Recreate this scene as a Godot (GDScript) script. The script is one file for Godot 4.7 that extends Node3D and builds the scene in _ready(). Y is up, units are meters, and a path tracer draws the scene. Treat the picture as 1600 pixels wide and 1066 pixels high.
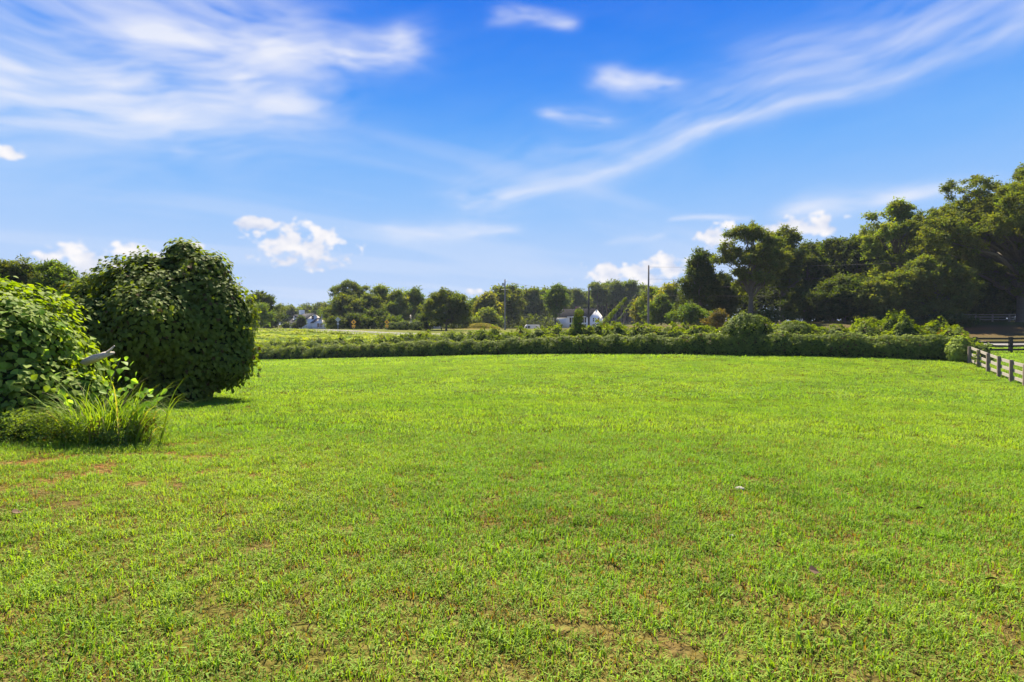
extends Node3D
# A mown field seen from a low rise: kudzu-covered fence and bushes, board fences, a road, two white houses and woods beyond.
# World: x to the right, y up, the view runs towards -z; "d" is the distance in front of the camera (-z).

const EYE := 1.65
const EXPOSURE := 3.5
var used := {}
var rng := RandomNumberGenerator.new()
var n1 := FastNoiseLite.new()
var n2 := FastNoiseLite.new()
var n3 := FastNoiseLite.new()
var hg := PackedFloat32Array()
var rbf_p := PackedVector2Array()
var rbf_w := PackedFloat64Array()
const GX0 := -160
const GD0 := -20
const GNX := 321
const GND := 341
# field fence: from its far end to the corner; road centre line
var fp0 := Vector2(-32, 72)
var fpc := Vector2(32.0, 40.4)
var fu := Vector2.ZERO
var fn := Vector2.ZERO
var rp0 := Vector2(52, 60)
var ru := Vector2(-0.872, 0.49)
var rn := Vector2(0.49, 0.872)
var M := {}

# ------------------------------------------------------------------ helpers
func numbered(called: String) -> String:
	var k: int = used.get(called, 0)
	used[called] = k + 1
	return called if k == 0 else "%s_%03d" % [called, k]

func meta(o: Node, label := "", category := "", group := "", kind := "") -> void:
	if label: o.set_meta("label", label)
	if category: o.set_meta("category", category)
	if group: o.set_meta("group", group)
	if kind: o.set_meta("kind", kind)

func thing(called: String, label: String, category: String, at := Vector3.ZERO, turn := 0.0, group := "") -> Node3D:
	var o := Node3D.new()
	o.name = numbered(called)
	o.position = at
	o.rotation.y = turn
	meta(o, label, category, group)
	add_child(o)
	return o

func begin(flat := true) -> SurfaceTool:
	var st := SurfaceTool.new()
	st.begin(Mesh.PRIMITIVE_TRIANGLES)
	st.set_smooth_group(-1 if flat else 0)
	return st

func done(st: SurfaceTool) -> ArrayMesh:
	st.generate_normals()
	return st.commit()

func part(called: String, mesh: Mesh, mat: Material, parent: Node, at := Transform3D()) -> MeshInstance3D:
	var o := MeshInstance3D.new()
	o.name = called
	o.mesh = mesh
	o.material_override = mat
	o.transform = at
	parent.add_child(o, true)
	return o

func top(called: String, mesh: Mesh, mat: Material, label: String, category: String, at := Transform3D(), group := "", kind := "") -> MeshInstance3D:
	var o := part(numbered(called), mesh, mat, self, at)
	meta(o, label, category, group, kind)
	return o

func many(called: String, mesh: Mesh, mat: Material, buf: PackedFloat32Array, parent: Node, kind := "stuff") -> MultiMeshInstance3D:
	var mm := MultiMesh.new()
	mm.transform_format = MultiMesh.TRANSFORM_3D
	mm.use_colors = true
	mm.mesh = mesh
	mm.instance_count = buf.size() / 16
	mm.buffer = buf
	var o := MultiMeshInstance3D.new()
	o.name = called
	o.multimesh = mm
	o.material_override = mat
	if kind: o.set_meta("kind", kind)
	parent.add_child(o, true)
	return o

func put(buf: PackedFloat32Array, b: Basis, o: Vector3, c: Color) -> void:
	buf.append_array(PackedFloat32Array([b.x.x, b.y.x, b.z.x, o.x, b.x.y, b.y.y, b.z.y, o.y, b.x.z, b.y.z, b.z.z, o.z, c.r, c.g, c.b, 1.0]))

func quad(st: SurfaceTool, a: Vector3, b: Vector3, c: Vector3, d: Vector3) -> void:
	for p: Vector3 in [a, b, c, a, c, d]:
		st.set_uv(Vector2(p.x + p.z, p.y))
		st.add_vertex(p)

func tri(st: SurfaceTool, a: Vector3, b: Vector3, c: Vector3) -> void:
	for p: Vector3 in [a, b, c]:
		st.set_uv(Vector2(p.x + p.z, p.y))
		st.add_vertex(p)

# a box with its corners in order; t places it
func box(st: SurfaceTool, lo: Vector3, hi: Vector3, t := Transform3D()) -> void:
	var v: Array[Vector3] = []
	for k in 8:
		v.append(t * Vector3(hi.x if k & 1 else lo.x, hi.y if k & 2 else lo.y, hi.z if k & 4 else lo.z))
	quad(st, v[4], v[6], v[7], v[5])
	quad(st, v[0], v[1], v[3], v[2])
	quad(st, v[1], v[5], v[7], v[3])
	quad(st, v[0], v[2], v[6], v[4])
	quad(st, v[2], v[3], v[7], v[6])
	quad(st, v[0], v[4], v[5], v[1])

func box_mesh(lo: Vector3, hi: Vector3) -> ArrayMesh:
	var st := begin()
	box(st, lo, hi)
	return done(st)

# tapered tube through points
func tube(st: SurfaceTool, pts: Array, rad: Array, sides := 7, wob := 0.0) -> void:
	var rings: Array = []
	for i in pts.size():
		var p: Vector3 = pts[i]
		var dir: Vector3 = (pts[mini(i + 1, pts.size() - 1)] - pts[maxi(i - 1, 0)]).normalized()
		var ax := dir.cross(Vector3(0.31, 0.11, 0.94)).normalized()
		if absf(dir.dot(Vector3(0.31, 0.11, 0.94))) > 0.95: ax = dir.cross(Vector3.RIGHT).normalized()
		var ay := dir.cross(ax)
		var ring: Array[Vector3] = []
		for k in sides:
			var a := TAU * k / sides
			var r: float = rad[i] * (1.0 + wob * sin(k * 2.4 + i * 1.7))
			ring.append(p + (ax * cos(a) + ay * sin(a)) * r)
		rings.append(ring)
	for i in rings.size() - 1:
		for k in sides:
			var k2 := (k + 1) % sides
			quad(st, rings[i][k], rings[i][k2], rings[i + 1][k2], rings[i + 1][k])
	for k in range(1, sides - 1):
		tri(st, rings[-1][0], rings[-1][k], rings[-1][k + 1])

# an outline in x,y extruded along z from z0 to z1
func prism(st: SurfaceTool, outline: PackedVector2Array, z0: float, z1: float) -> void:
	var idx := Geometry2D.triangulate_polygon(outline)
	for i in range(0, idx.size(), 3):
		var a := outline[idx[i]]
		var b := outline[idx[i + 1]]
		var c := outline[idx[i + 2]]
		if (b - a).cross(c - a) > 0:
			var s := b
			b = c
			c = s
		tri(st, Vector3(a.x, a.y, z1), Vector3(b.x, b.y, z1), Vector3(c.x, c.y, z1))
		tri(st, Vector3(a.x, a.y, z0), Vector3(c.x, c.y, z0), Vector3(b.x, b.y, z0))
	var cw := Geometry2D.is_polygon_clockwise(outline)
	for i in outline.size():
		var a := outline[i]
		var b := outline[(i + 1) % outline.size()]
		if cw:
			var s := a
			a = b
			b = s
		quad(st, Vector3(a.x, a.y, z0), Vector3(a.x, a.y, z1), Vector3(b.x, b.y, z1), Vector3(b.x, b.y, z0))

func lin(r: float, g: float, b: float) -> Color:
	return Color(r, g, b).linear_to_srgb()

func plain(r: float, g: float, b: float, rough := 0.8, metal := 0.0) -> StandardMaterial3D:
	var m := StandardMaterial3D.new()
	m.albedo_color = lin(r, g, b)
	m.roughness = rough
	m.metallic = metal
	m.cull_mode = BaseMaterial3D.CULL_DISABLED
	return m

func leafy(back := Color(0.66, 0.8, 0.2), rough := 0.55) -> StandardMaterial3D:
	var m := StandardMaterial3D.new()
	m.albedo_color = Color.WHITE
	m.vertex_color_use_as_albedo = true
	m.roughness = rough
	m.metallic_specular = 0.2
	m.cull_mode = BaseMaterial3D.CULL_DISABLED
	m.backlight_enabled = true
	m.backlight = back
	return m

func noise_tex(freq: float, lo: Color, hi: Color, size := 512, sd := 1, oct := 5, mid = null) -> NoiseTexture2D:
	var t := NoiseTexture2D.new()
	var n := FastNoiseLite.new()
	n.seed = sd
	n.frequency = freq
	n.fractal_octaves = oct
	t.noise = n
	t.width = size
	t.height = size
	t.seamless = true
	var g := Gradient.new()
	g.set_color(0, lo)
	g.set_color(1, hi)
	if mid != null: g.add_point(0.5, mid)
	t.color_ramp = g
	return t

func textured(tex: Texture2D, scale: float, rough := 0.85, bump: Texture2D = null, bump_cm := 0.0, stretch := Vector3.ONE, world := true) -> StandardMaterial3D:
	var m := StandardMaterial3D.new()
	m.albedo_texture = tex
	m.uv1_triplanar = true
	m.uv1_world_triplanar = world
	m.uv1_scale = stretch / scale
	m.roughness = rough
	m.cull_mode = BaseMaterial3D.CULL_DISABLED
	if bump:
		m.heightmap_enabled = true
		m.heightmap_texture = bump
		m.heightmap_scale = bump_cm
	return m

# ------------------------------------------------------------------ terrain
func rbf_at(x: float, d: float) -> float:
	var s := 0.0
	for i in rbf_p.size():
		var q := rbf_p[i]
		var ex := x - q.x
		var ed := d - q.y
		s += rbf_w[i] * sqrt(ex * ex + ed * ed + 25.0)
	return s

func solve_terrain() -> void:
	var c := [
		0, 0, 0, -6, 2, 0, 6, 2, -0.05, 0, 5, 0, -5, 7, 0, 5, 7, -0.08, -9, 9, 0, 9, 10, -0.45, 0, 9.5, -0.12, -10.3, 17, -0.5, 0, 17, -0.62, 12, 17, -0.85,
		-22, 40, -1.3, 0, 36, -0.8, 16, 30, -0.9, -32, 72, -2.08, -10.8, 64, -1.23, 5.7, 56, -0.62, 20.7, 46, -0.47, 30.6, 40.5, -0.55, 27.3, 31, -1.21, 24, 22, -1.3,
		-30, 50, -1.7, -20, 25, -0.9, -14, 10, 0.05, -30, 82, -0.9, -37, 110, 1.5, 52, 60, 0.16, -110, 151, 1.9, 8, 85, 0.95, 57, 67, 0.35, 72, 80, 2.6, 45, 80, 2.3, 30, 92, 2.4, 75, 86, 2.8,
		45, 52, -0.46, 60, 45, -0.5, -75, 200, 1.9, 6, 190, 1.2, 30, 220, 2.1, 50, 260, 4.6, -13, 125, 1.35, -60, 150, 1.8, -9, 165, 1.9, -150, 150, 2, 150, 100, 4, 150, 40, 1, -60, 20, -0.5, 60, 20, -1.2,
		0, -30, 0.2, -60, -30, 0.2, 60, -30, 0, 0, 400, 6, -300, 400, 5, 300, 400, 8, 0, 1100, 9, -1000, 500, 7, 1000, 500, 9, -900, -600, 4, 900, -600, 4, 20, 66, 0.1, -8, 78, -0.2]
	var n := c.size() / 3
	var a: Array[PackedFloat64Array] = []
	for i in n:
		rbf_p.append(Vector2(c[i * 3], c[i * 3 + 1]))
	for i in n:
		var row := PackedFloat64Array()
		for j in n:
			row.append(sqrt(rbf_p[i].distance_squared_to(rbf_p[j]) + 25.0))
		row.append(c[i * 3 + 2])
		a.append(row)
	for i in n:
		var best := i
		for k in range(i, n):
			if absf(a[k][i]) > absf(a[best][i]): best = k
		var sw := a[i]
		a[i] = a[best]
		a[best] = sw
		for k in range(i + 1, n):
			var f := a[k][i] / a[i][i]
			if f != 0.0:
				for j in range(i, n + 1):
					a[k][j] -= f * a[i][j]
	rbf_w.resize(n)
	for i in range(n - 1, -1, -1):
		var s := a[i][n]
		for j in range(i + 1, n):
			s -= a[i][j] * rbf_w[j]
		rbf_w[i] = s / a[i][i]
	hg.resize(GNX * GND)
	for j in GND:
		for i in GNX:
			hg[j * GNX + i] = rbf_at(GX0 + i, GD0 + j)

func h(x: float, d: float) -> float:
	var gx := x - GX0
	var gd := d - GD0
	var y: float
	if gx < 0 or gd < 0 or gx >= GNX - 1 or gd >= GND - 1:
		y = rbf_at(x, d)
	else:
		var i := int(gx)
		var j := int(gd)
		var fx := gx - i
		var fd := gd - j
		var k := j * GNX + i
		y = lerpf(lerpf(hg[k], hg[k + 1], fx), lerpf(hg[k + GNX], hg[k + GNX + 1], fx), fd)
	if d < 60.0 and absf(x) < 60.0:
		var w := clampf((60.0 - d) / 20.0, 0.0, 1.0)
		y += (n2.get_noise_2d(x * 3.0, d * 3.0) * 0.05 + n2.get_noise_2d(x * 12.0, d * 12.0) * 0.026 + n3.get_noise_2d(x * 60.0, d * 60.0) * 0.016) * w
	return y

func P(px: float, d: float) -> Vector3:
	var x := (px - 800.0) / 888.0 * d
	return Vector3(x, h(x, d), -d)

func lift(py: float, d: float) -> float:   # the height at which the line of sight through that row stands d metres off
	return EYE + (515.0 - py) / 888.0 * d

func fence_st(x: float, d: float) -> Vector2:
	var q := Vector2(x, d) - fp0
	return Vector2(q.dot(fu), q.dot(fn))

func fence_at(s: float, t: float) -> Vector3:
	var q := fp0 + fu * s + fn * t
	return Vector3(q.x, h(q.x, q.y), -q.y)

# share of bare or thatchy ground in the field, 0..1
func bare(x: float, d: float) -> float:
	var a := n1.get_noise_2d(x * 4.0, d * 6.5)
	var b := n2.get_noise_2d(x * 34.0 + 50, d * 58.0)
	var c := n3.get_noise_2d(x * 110.0, d * 150.0)
	var f := smoothstep(0.3, 0.64, a * 0.45 + b * 0.6 + c * 0.18)
	for s: Vector4 in [Vector4(-3.9, 5.6, 0.5, 0.2), Vector4(-3.0, 6.6, 0.32, 0.14), Vector4(-3.6, 4.9, 0.5, 0.2), Vector4(-4.6, 5.1, 0.5, 0.25), Vector4(2.2, 8.9, 0.45, 0.22), Vector4(2.6, 9.6, 0.5, 0.2), Vector4(2.75, 6.3, 0.22, 0.14), Vector4(2.0, 4.65, 0.22, 0.1), Vector4(2.35, 2.75, 0.35, 0.12), Vector4(1.7, 2.6, 0.2, 0.1), Vector4(-1.9, 4.3, 0.3, 0.14)]:
		var e := Vector2((x - s.x) / s.z, (d - s.y) / s.w).length_squared()
		f = maxf(f, exp(-e * 1.8) * (0.5 + 1.2 * c))
	return clampf(f, 0.0, 1.0)

func ground_color(x: float, d: float) -> Color:
	var st := fence_st(x, d)
	var q := (Vector2(x, d) - rp0).dot(rn)
	var v := n1.get_noise_2d(x * 5.0, d * 5.0)
	var w := n2.get_noise_2d(x * 7.0, d * 7.0)
	var c: Color
	if st.y < 0.2 or x > 31.0 and q < -4.0:
		c = Color(0.14, 0.22, 0.026).lerp(Color(0.18, 0.25, 0.03), clampf(0.5 + v, 0.0, 1.0))
		var b := bare(x, d)
		var near := smoothstep(16.0, 6.0, d)
		c = c.lerp(Color(0.1, 0.075, 0.03).lerp(Color(0.15, 0.105, 0.045), clampf(0.5 + w, 0.0, 1.0)), 0.8 * near)
		var soil := Color(0.13, 0.085, 0.038).lerp(Color(0.22, 0.092, 0.04), smoothstep(-0.15, 0.3, w + 0.1))
		c = c.lerp(soil, clampf(b * 0.85 + 0.15, 0.0, 1.0) * 0.8)
	elif q < 3.4:
		c = Color(0.12, 0.19, 0.025).lerp(Color(0.2, 0.25, 0.035), clampf(0.5 + v * 1.2, 0.0, 1.0))
	elif x > 18.0 and q < 24.0:
		c = Color(0.085, 0.085, 0.035).lerp(Color(0.12, 0.09, 0.05), clampf(0.5 + v * 1.4, 0.0, 1.0))
		c = c.lerp(Color(0.30, 0.115, 0.05), exp(-Vector2((x - 61.5) / 3.6, (d - 75.0) / 2.6).length_squared()) * (0.8 + w * 0.5))
	elif q < 36.0 and x < 5:
		c = Color(0.10, 0.14, 0.03).lerp(Color(0.16, 0.16, 0.05), clampf(0.5 + v, 0.0, 1.0))
	else:
		c = Color(0.085, 0.1, 0.03).lerp(Color(0.1, 0.085, 0.04), clampf(0.5 + v, 0.0, 1.0))
		var yard := exp(-Vector2((x + 9.5) / 5.0, (d - 160.0) / 14.0).length_squared()) + exp(-Vector2((x - 14.0) / 12.0, (d - 192.0) / 14.0).length_squared())
		c = c.lerp(Color(0.34, 0.27, 0.07), clampf(yard * 1.2, 0.0, 1.0))
	return c

func grid_lines(spans: Array) -> PackedFloat32Array:
	var out := PackedFloat32Array()
	var x: float = spans[0][0]
	for s in spans:
		while x < s[1] - 1e-4:
			out.append(x)
			x += s[2]
		x = s[1]
	out.append(x)
	return out

func make_ground() -> void:
	var half := grid_lines([[0.0, 12.0, 0.28], [12.0, 45.0, 0.8], [45.0, 160.0, 3.0], [160.0, 400.0, 20.0], [400.0, 2400.0, 200.0]])
	var xs := PackedFloat32Array()
	for i in range(half.size() - 1, 0, -1): xs.append(-half[i])
	xs.append_array(half)
	var ds := grid_lines([[-1200.0, -100.0, 200.0], [-100.0, -12.0, 10.0], [-12.0, 1.0, 1.0], [1.0, 20.0, 0.28], [20.0, 80.0, 0.8], [80.0, 150.0, 1.6], [150.0, 320.0, 5.0], [320.0, 700.0, 30.0], [700.0, 2600.0, 200.0]])
	var v := PackedVector3Array()
	var col := PackedColorArray()
	for d in ds:
		for x in xs:
			v.append(Vector3(x, h(x, d), -d))
			col.append(ground_color(x, d))
	var nx := xs.size()
	var idx := PackedInt32Array()
	for j in ds.size() - 1:
		for i in nx - 1:
			var k := j * nx + i
			idx.append_array(PackedInt32Array([k, k + nx, k + nx + 1, k, k + nx + 1, k + 1]))
	var nor := PackedVector3Array()
	nor.resize(v.size())
	for j in ds.size():
		for i in nx:
			var k := j * nx + i
			var ex := v[j * nx + mini(i + 1, nx - 1)] - v[j * nx + maxi(i - 1, 0)]
			var ed := v[mini(j + 1, ds.size() - 1) * nx + i] - v[maxi(j - 1, 0) * nx + i]
			nor[k] = ex.cross(ed).normalized()
	var arr := []
	arr.resize(Mesh.ARRAY_MAX)
	arr[Mesh.ARRAY_VERTEX] = v
	arr[Mesh.ARRAY_NORMAL] = nor
	arr[Mesh.ARRAY_COLOR] = col
	arr[Mesh.ARRAY_INDEX] = idx
	var am := ArrayMesh.new()
	am.add_surface_from_arrays(Mesh.PRIMITIVE_TRIANGLES, arr)
	var m := textured(noise_tex(0.02, lin(0.45, 0.42, 0.36), lin(1, 1, 1), 1024, 5, 6, lin(0.78, 0.78, 0.7)), 1.7, 0.95, noise_tex(0.03, Color.BLACK, Color.WHITE, 512, 8, 5), 6.0)
	m.vertex_color_use_as_albedo = true
	m.metallic_specular = 0.1
	var o := part("ground", am, m, self)
	meta(o, "mown grass field with patches of red clay, falling to a hedge", "", "", "structure")

# a strip of ground-hugging sheet along a line of points
func ribbon(pts: Array, half_w: float, up: float, step := 1.0, across := 5) -> ArrayMesh:
	var st := begin(false)
	var line: Array[Vector2] = []
	for i in pts.size() - 1:
		var a: Vector2 = pts[i]
		var b: Vector2 = pts[i + 1]
		var k := maxi(1, int(a.distance_to(b) / step))
		for j in k: line.append(a.lerp(b, float(j) / k))
	line.append(pts[-1])
	var rows: Array = []
	for i in line.size():
		var dir := (line[mini(i + 1, line.size() - 1)] - line[maxi(i - 1, 0)]).normalized()
		var side := Vector2(-dir.y, dir.x)
		var row: Array[Vector3] = []
		for k in across:
			var p := line[i] + side * half_w * (2.0 * k / (across - 1) - 1.0)
			row.append(Vector3(p.x, h(p.x, p.y) + up, -p.y))
		rows.append(row)
	for i in rows.size() - 1:
		for k in across - 1:
			quad(st, rows[i][k], rows[i + 1][k], rows[i + 1][k + 1], rows[i][k + 1])
	st.index()
	return done(st)

# ------------------------------------------------------------------ leaf shapes
func c3(v: float) -> Color:
	return Color(v, v, v)

func leaf_into(st: SurfaceTool, t: Transform3D, kind: int, tint: Color) -> void:
	# along +z from the stalk, lying in xz with a fold on the midrib; unit length
	var o: Array
	if kind == 0:   # kudzu leaflet: broad, pointed, faintly lobed
		o = [Vector2(0.0, 0.0), Vector2(0.26, 0.1), Vector2(0.45, 0.34), Vector2(0.33, 0.55), Vector2(0.2, 0.78), Vector2(0.0, 1.0)]
	else:           # plain leaf
		o = [Vector2(0.0, 0.0), Vector2(0.24, 0.4), Vector2(0.0, 1.0)]
	st.set_color(tint)
	for s: float in [-1.0, 1.0]:
		for i in range(0, o.size() - 1):
			var a: Vector2 = o[i]
			var b: Vector2 = o[i + 1]
			var p := t * Vector3(0, -0.12 * a.y * a.y, a.y)
			var q := t * Vector3(0, -0.12 * b.y * b.y, b.y)
			var pa := t * Vector3(s * a.x, a.x * 0.22 - 0.12 * a.y * a.y, a.y)
			var qb := t * Vector3(s * b.x, b.x * 0.22 - 0.12 * b.y * b.y, b.y)
			if s > 0:
				if i > 0: tri(st, p, q, pa)
				if i < o.size() - 2: tri(st, pa, q, qb)
			else:
				if i > 0: tri(st, p, pa, q)
				if i < o.size() - 2: tri(st, pa, qb, q)

func kudzu_leaf(seed_: int) -> ArrayMesh:
	var st := begin()
	var r := RandomNumberGenerator.new()
	r.seed = seed_
	leaf_into(st, Transform3D(Basis.from_euler(Vector3(r.randf_range(-0.15, 0.15), 0, 0)).scaled(Vector3(r.randf_range(0.9, 1.15), 1, 1)), Vector3(0, 0, -0.35)), 0, Color.WHITE)
	return done(st)

# a sprig of three-leaflet kudzu leaves; y is outwards from the mass, radius about 1
func kudzu_spray(seed_: int, n := 5) -> ArrayMesh:
	var st := begin()
	var r := RandomNumberGenerator.new()
	r.seed = seed_
	for i in n:
		var at := Vector3(r.randf_range(-0.7, 0.7), r.randf_range(-0.15, 0.2), r.randf_range(-0.7, 0.7))
		var b := Basis.from_euler(Vector3(r.randf_range(-0.6, 0.35), r.randf() * TAU, r.randf_range(-0.5, 0.5)))
		var tint := c3(r.randf_range(0.75, 1.3))
		leaf_into(st, Transform3D(b.scaled(Vector3.ONE * r.randf_range(0.5, 0.75)), at), 0, tint)
	return done(st)

# a spray of small leaves filling a ball of radius 1
func leaf_spray(seed_: int, n: int, size: float, narrow := 1.0) -> ArrayMesh:
	var st := begin()
	var r := RandomNumberGenerator.new()
	r.seed = seed_
	for i in n:
		var d := Vector3(r.randfn(), r.randfn() * 0.8, r.randfn()).normalized() * pow(r.randf(), 0.5)
		var b := Basis.from_euler(Vector3(r.randf_range(-0.9, 0.9), r.randf() * TAU, r.randf_range(-0.9, 0.9)))
		var s := size * r.randf_range(0.7, 1.3)
		leaf_into(st, Transform3D(b.scaled(Vector3(s * narrow * 1.3, s, s)), d * 0.9), 1, c3(r.randf_range(0.75, 1.3)))
	return done(st)

# a pine tuft: needles radiating up and outwards
func needle_spray(seed_: int, n: int) -> ArrayMesh:
	var st := begin()
	var r := RandomNumberGenerator.new()
	r.seed = seed_
	for i in n:
		var o := Vector3(r.randfn() * 0.35, r.randfn() * 0.2, r.randfn() * 0.35)
		var d := Vector3(r.randfn(), r.randf_range(-0.2, 1.0), r.randfn()).normalized()
		var side := d.cross(Vector3(r.randfn(), r.randfn(), r.randfn())).normalized() * 0.1
		st.set_color(c3(r.randf_range(0.75, 1.3)))
		tri(st, o - side, o + side, o + d * r.randf_range(0.5, 0.8))
	return done(st)

func grass_tuft(seed_: int, blades: int, radius: float, len_: float, width: float, lean: float) -> ArrayMesh:
	var st := begin()
	var r := RandomNumberGenerator.new()
	r.seed = seed_
	for i in blades:
		var a := r.randf() * TAU
		var o := Vector3(cos(a), 0, sin(a)) * radius * sqrt(r.randf())
		var yaw := r.randf() * TAU
		var dir := Vector3(cos(yaw), 0, sin(yaw))
		var side := Vector3(-dir.z, 0, dir.x) * width * r.randf_range(0.7, 1.25) * 0.5
		var L := len_ * r.randf_range(0.5, 1.25)
		var tilt := r.randf_range(0.15, lean)
		var p1 := o + Vector3.UP * L * 0.5 * cos(tilt) + dir * L * 0.5 * sin(tilt)
		var t2 := tilt + r.randf_range(0.2, 0.9)
		var p2 := p1 + Vector3.UP * L * 0.5 * cos(t2) + dir * L * 0.5 * sin(t2)
		var v := r.randf_range(0.7, 1.25)
		st.set_color(Color(v * r.randf_range(0.85, 1.2), v, v * r.randf_range(0.7, 1.2)))
		o.y -= 0.01
		tri(st, o - side, p1 - side * 0.9, o + side)
		tri(st, o + side, p1 - side * 0.9, p1 + side * 0.9)
		tri(st, p1 - side * 0.9, p2, p1 + side * 0.9)
	return done(st)

# ------------------------------------------------------------------ sky
const CIRRUS := [
	[5.6, 0.5, -44.1, 18.1, -36.2, 19.7, -29.4, 20.7], [1.6, 0.6, -34.0, 24.3, -27.9, 24.4, -19.8, 24.0, -13.3, 24.5, -11.1, 25.4], [3.0, 0.36, -44.0, 27.5, -34.0, 26.5, -24.0, 26.0], [1.1, 0.5, -42.0, 17.0, -35.4, 16.9, -27.9, 18.7, -22.1, 20.3],
	[0.9, 0.42, -39.8, 14.7, -34.0, 16.1, -29.4, 17.4], [0.8, 0.36, -4.5, 13.0, 3.2, 14.5, 10.2, 16.1, 16.9, 17.9, 24.2, 18.7, 31.3, 19.6, 36.2, 20.2, 42.0, 21.1], [2.6, 0.18, -3.0, 13.4, 3.2, 15.6, 12.7, 18.0, 21.5, 20.4, 34.0, 21.6, 42.0, 22.6],
	[0.6, 0.45, -2.3, 27.9, 4.5, 27.9], [0.8, 0.5, 9.0, 23.8, 15.4, 22.7], [0.6, 0.45, 5.5, 20.7, 10.2, 21.0], [0.9, 0.32, -11.8, 8.6, -5.1, 9.9, 0.0, 10.2], [0.3, 0.4, 16.3, 10.3, 23.2, 10.4],
	[0.8, 0.42, 26.9, 10.8, 38.2, 10.8], [0.6, 0.2, -30.4, 14.8, -25.8, 15.1], [0.5, 0.25, 10.2, 8.7, 15.1, 8.7], [3.0, 0.2, 26.0, 23.0, 42.0, 25.0], [2.0, 0.35, -75.0, 16.0, -60.0, 19.0, -46.0, 18.0], [1.5, 0.4, 44.0, 21.5, 58.0, 22.5, 75.0, 20.0]]
const CUMULUS := [
	[-36.2, 5.3, 4.2, 1.6], [-20.1, 7.5, 4.6, 2.5], [-23.6, 9.6, 2.9, 0.8], [-41.6, 13.0, 1.3, 0.7], [11.8, 5.3, 4.9, 1.7], [15.0, 6.3, 2.4, 1.2], [19.7, 8.6, 1.9, 1.8], [26.9, 9.1, 3.4, 1.4], [-33.4, 6.2, 2.6, 1.2], [-29.1, 6.9, 1.2, 0.6], [-3.9, 3.8, 0.9, 0.4],
	[58.0, 8.0, 4.0, 2.0], [80.0, 6.0, 5.0, 1.8], [105.0, 9.0, 4.0, 2.2], [140.0, 6.0, 6.0, 2.0], [178.0, 8.0, 4.0, 2.0], [-60.0, 7.0, 4.0, 1.8], [-84.0, 9.0, 5.0, 2.2], [-120.0, 6.0, 5.0, 1.8], [-150.0, 8.0, 4.0, 2.0]]
const SKYW := 3072
const SKYH := 1536

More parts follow.
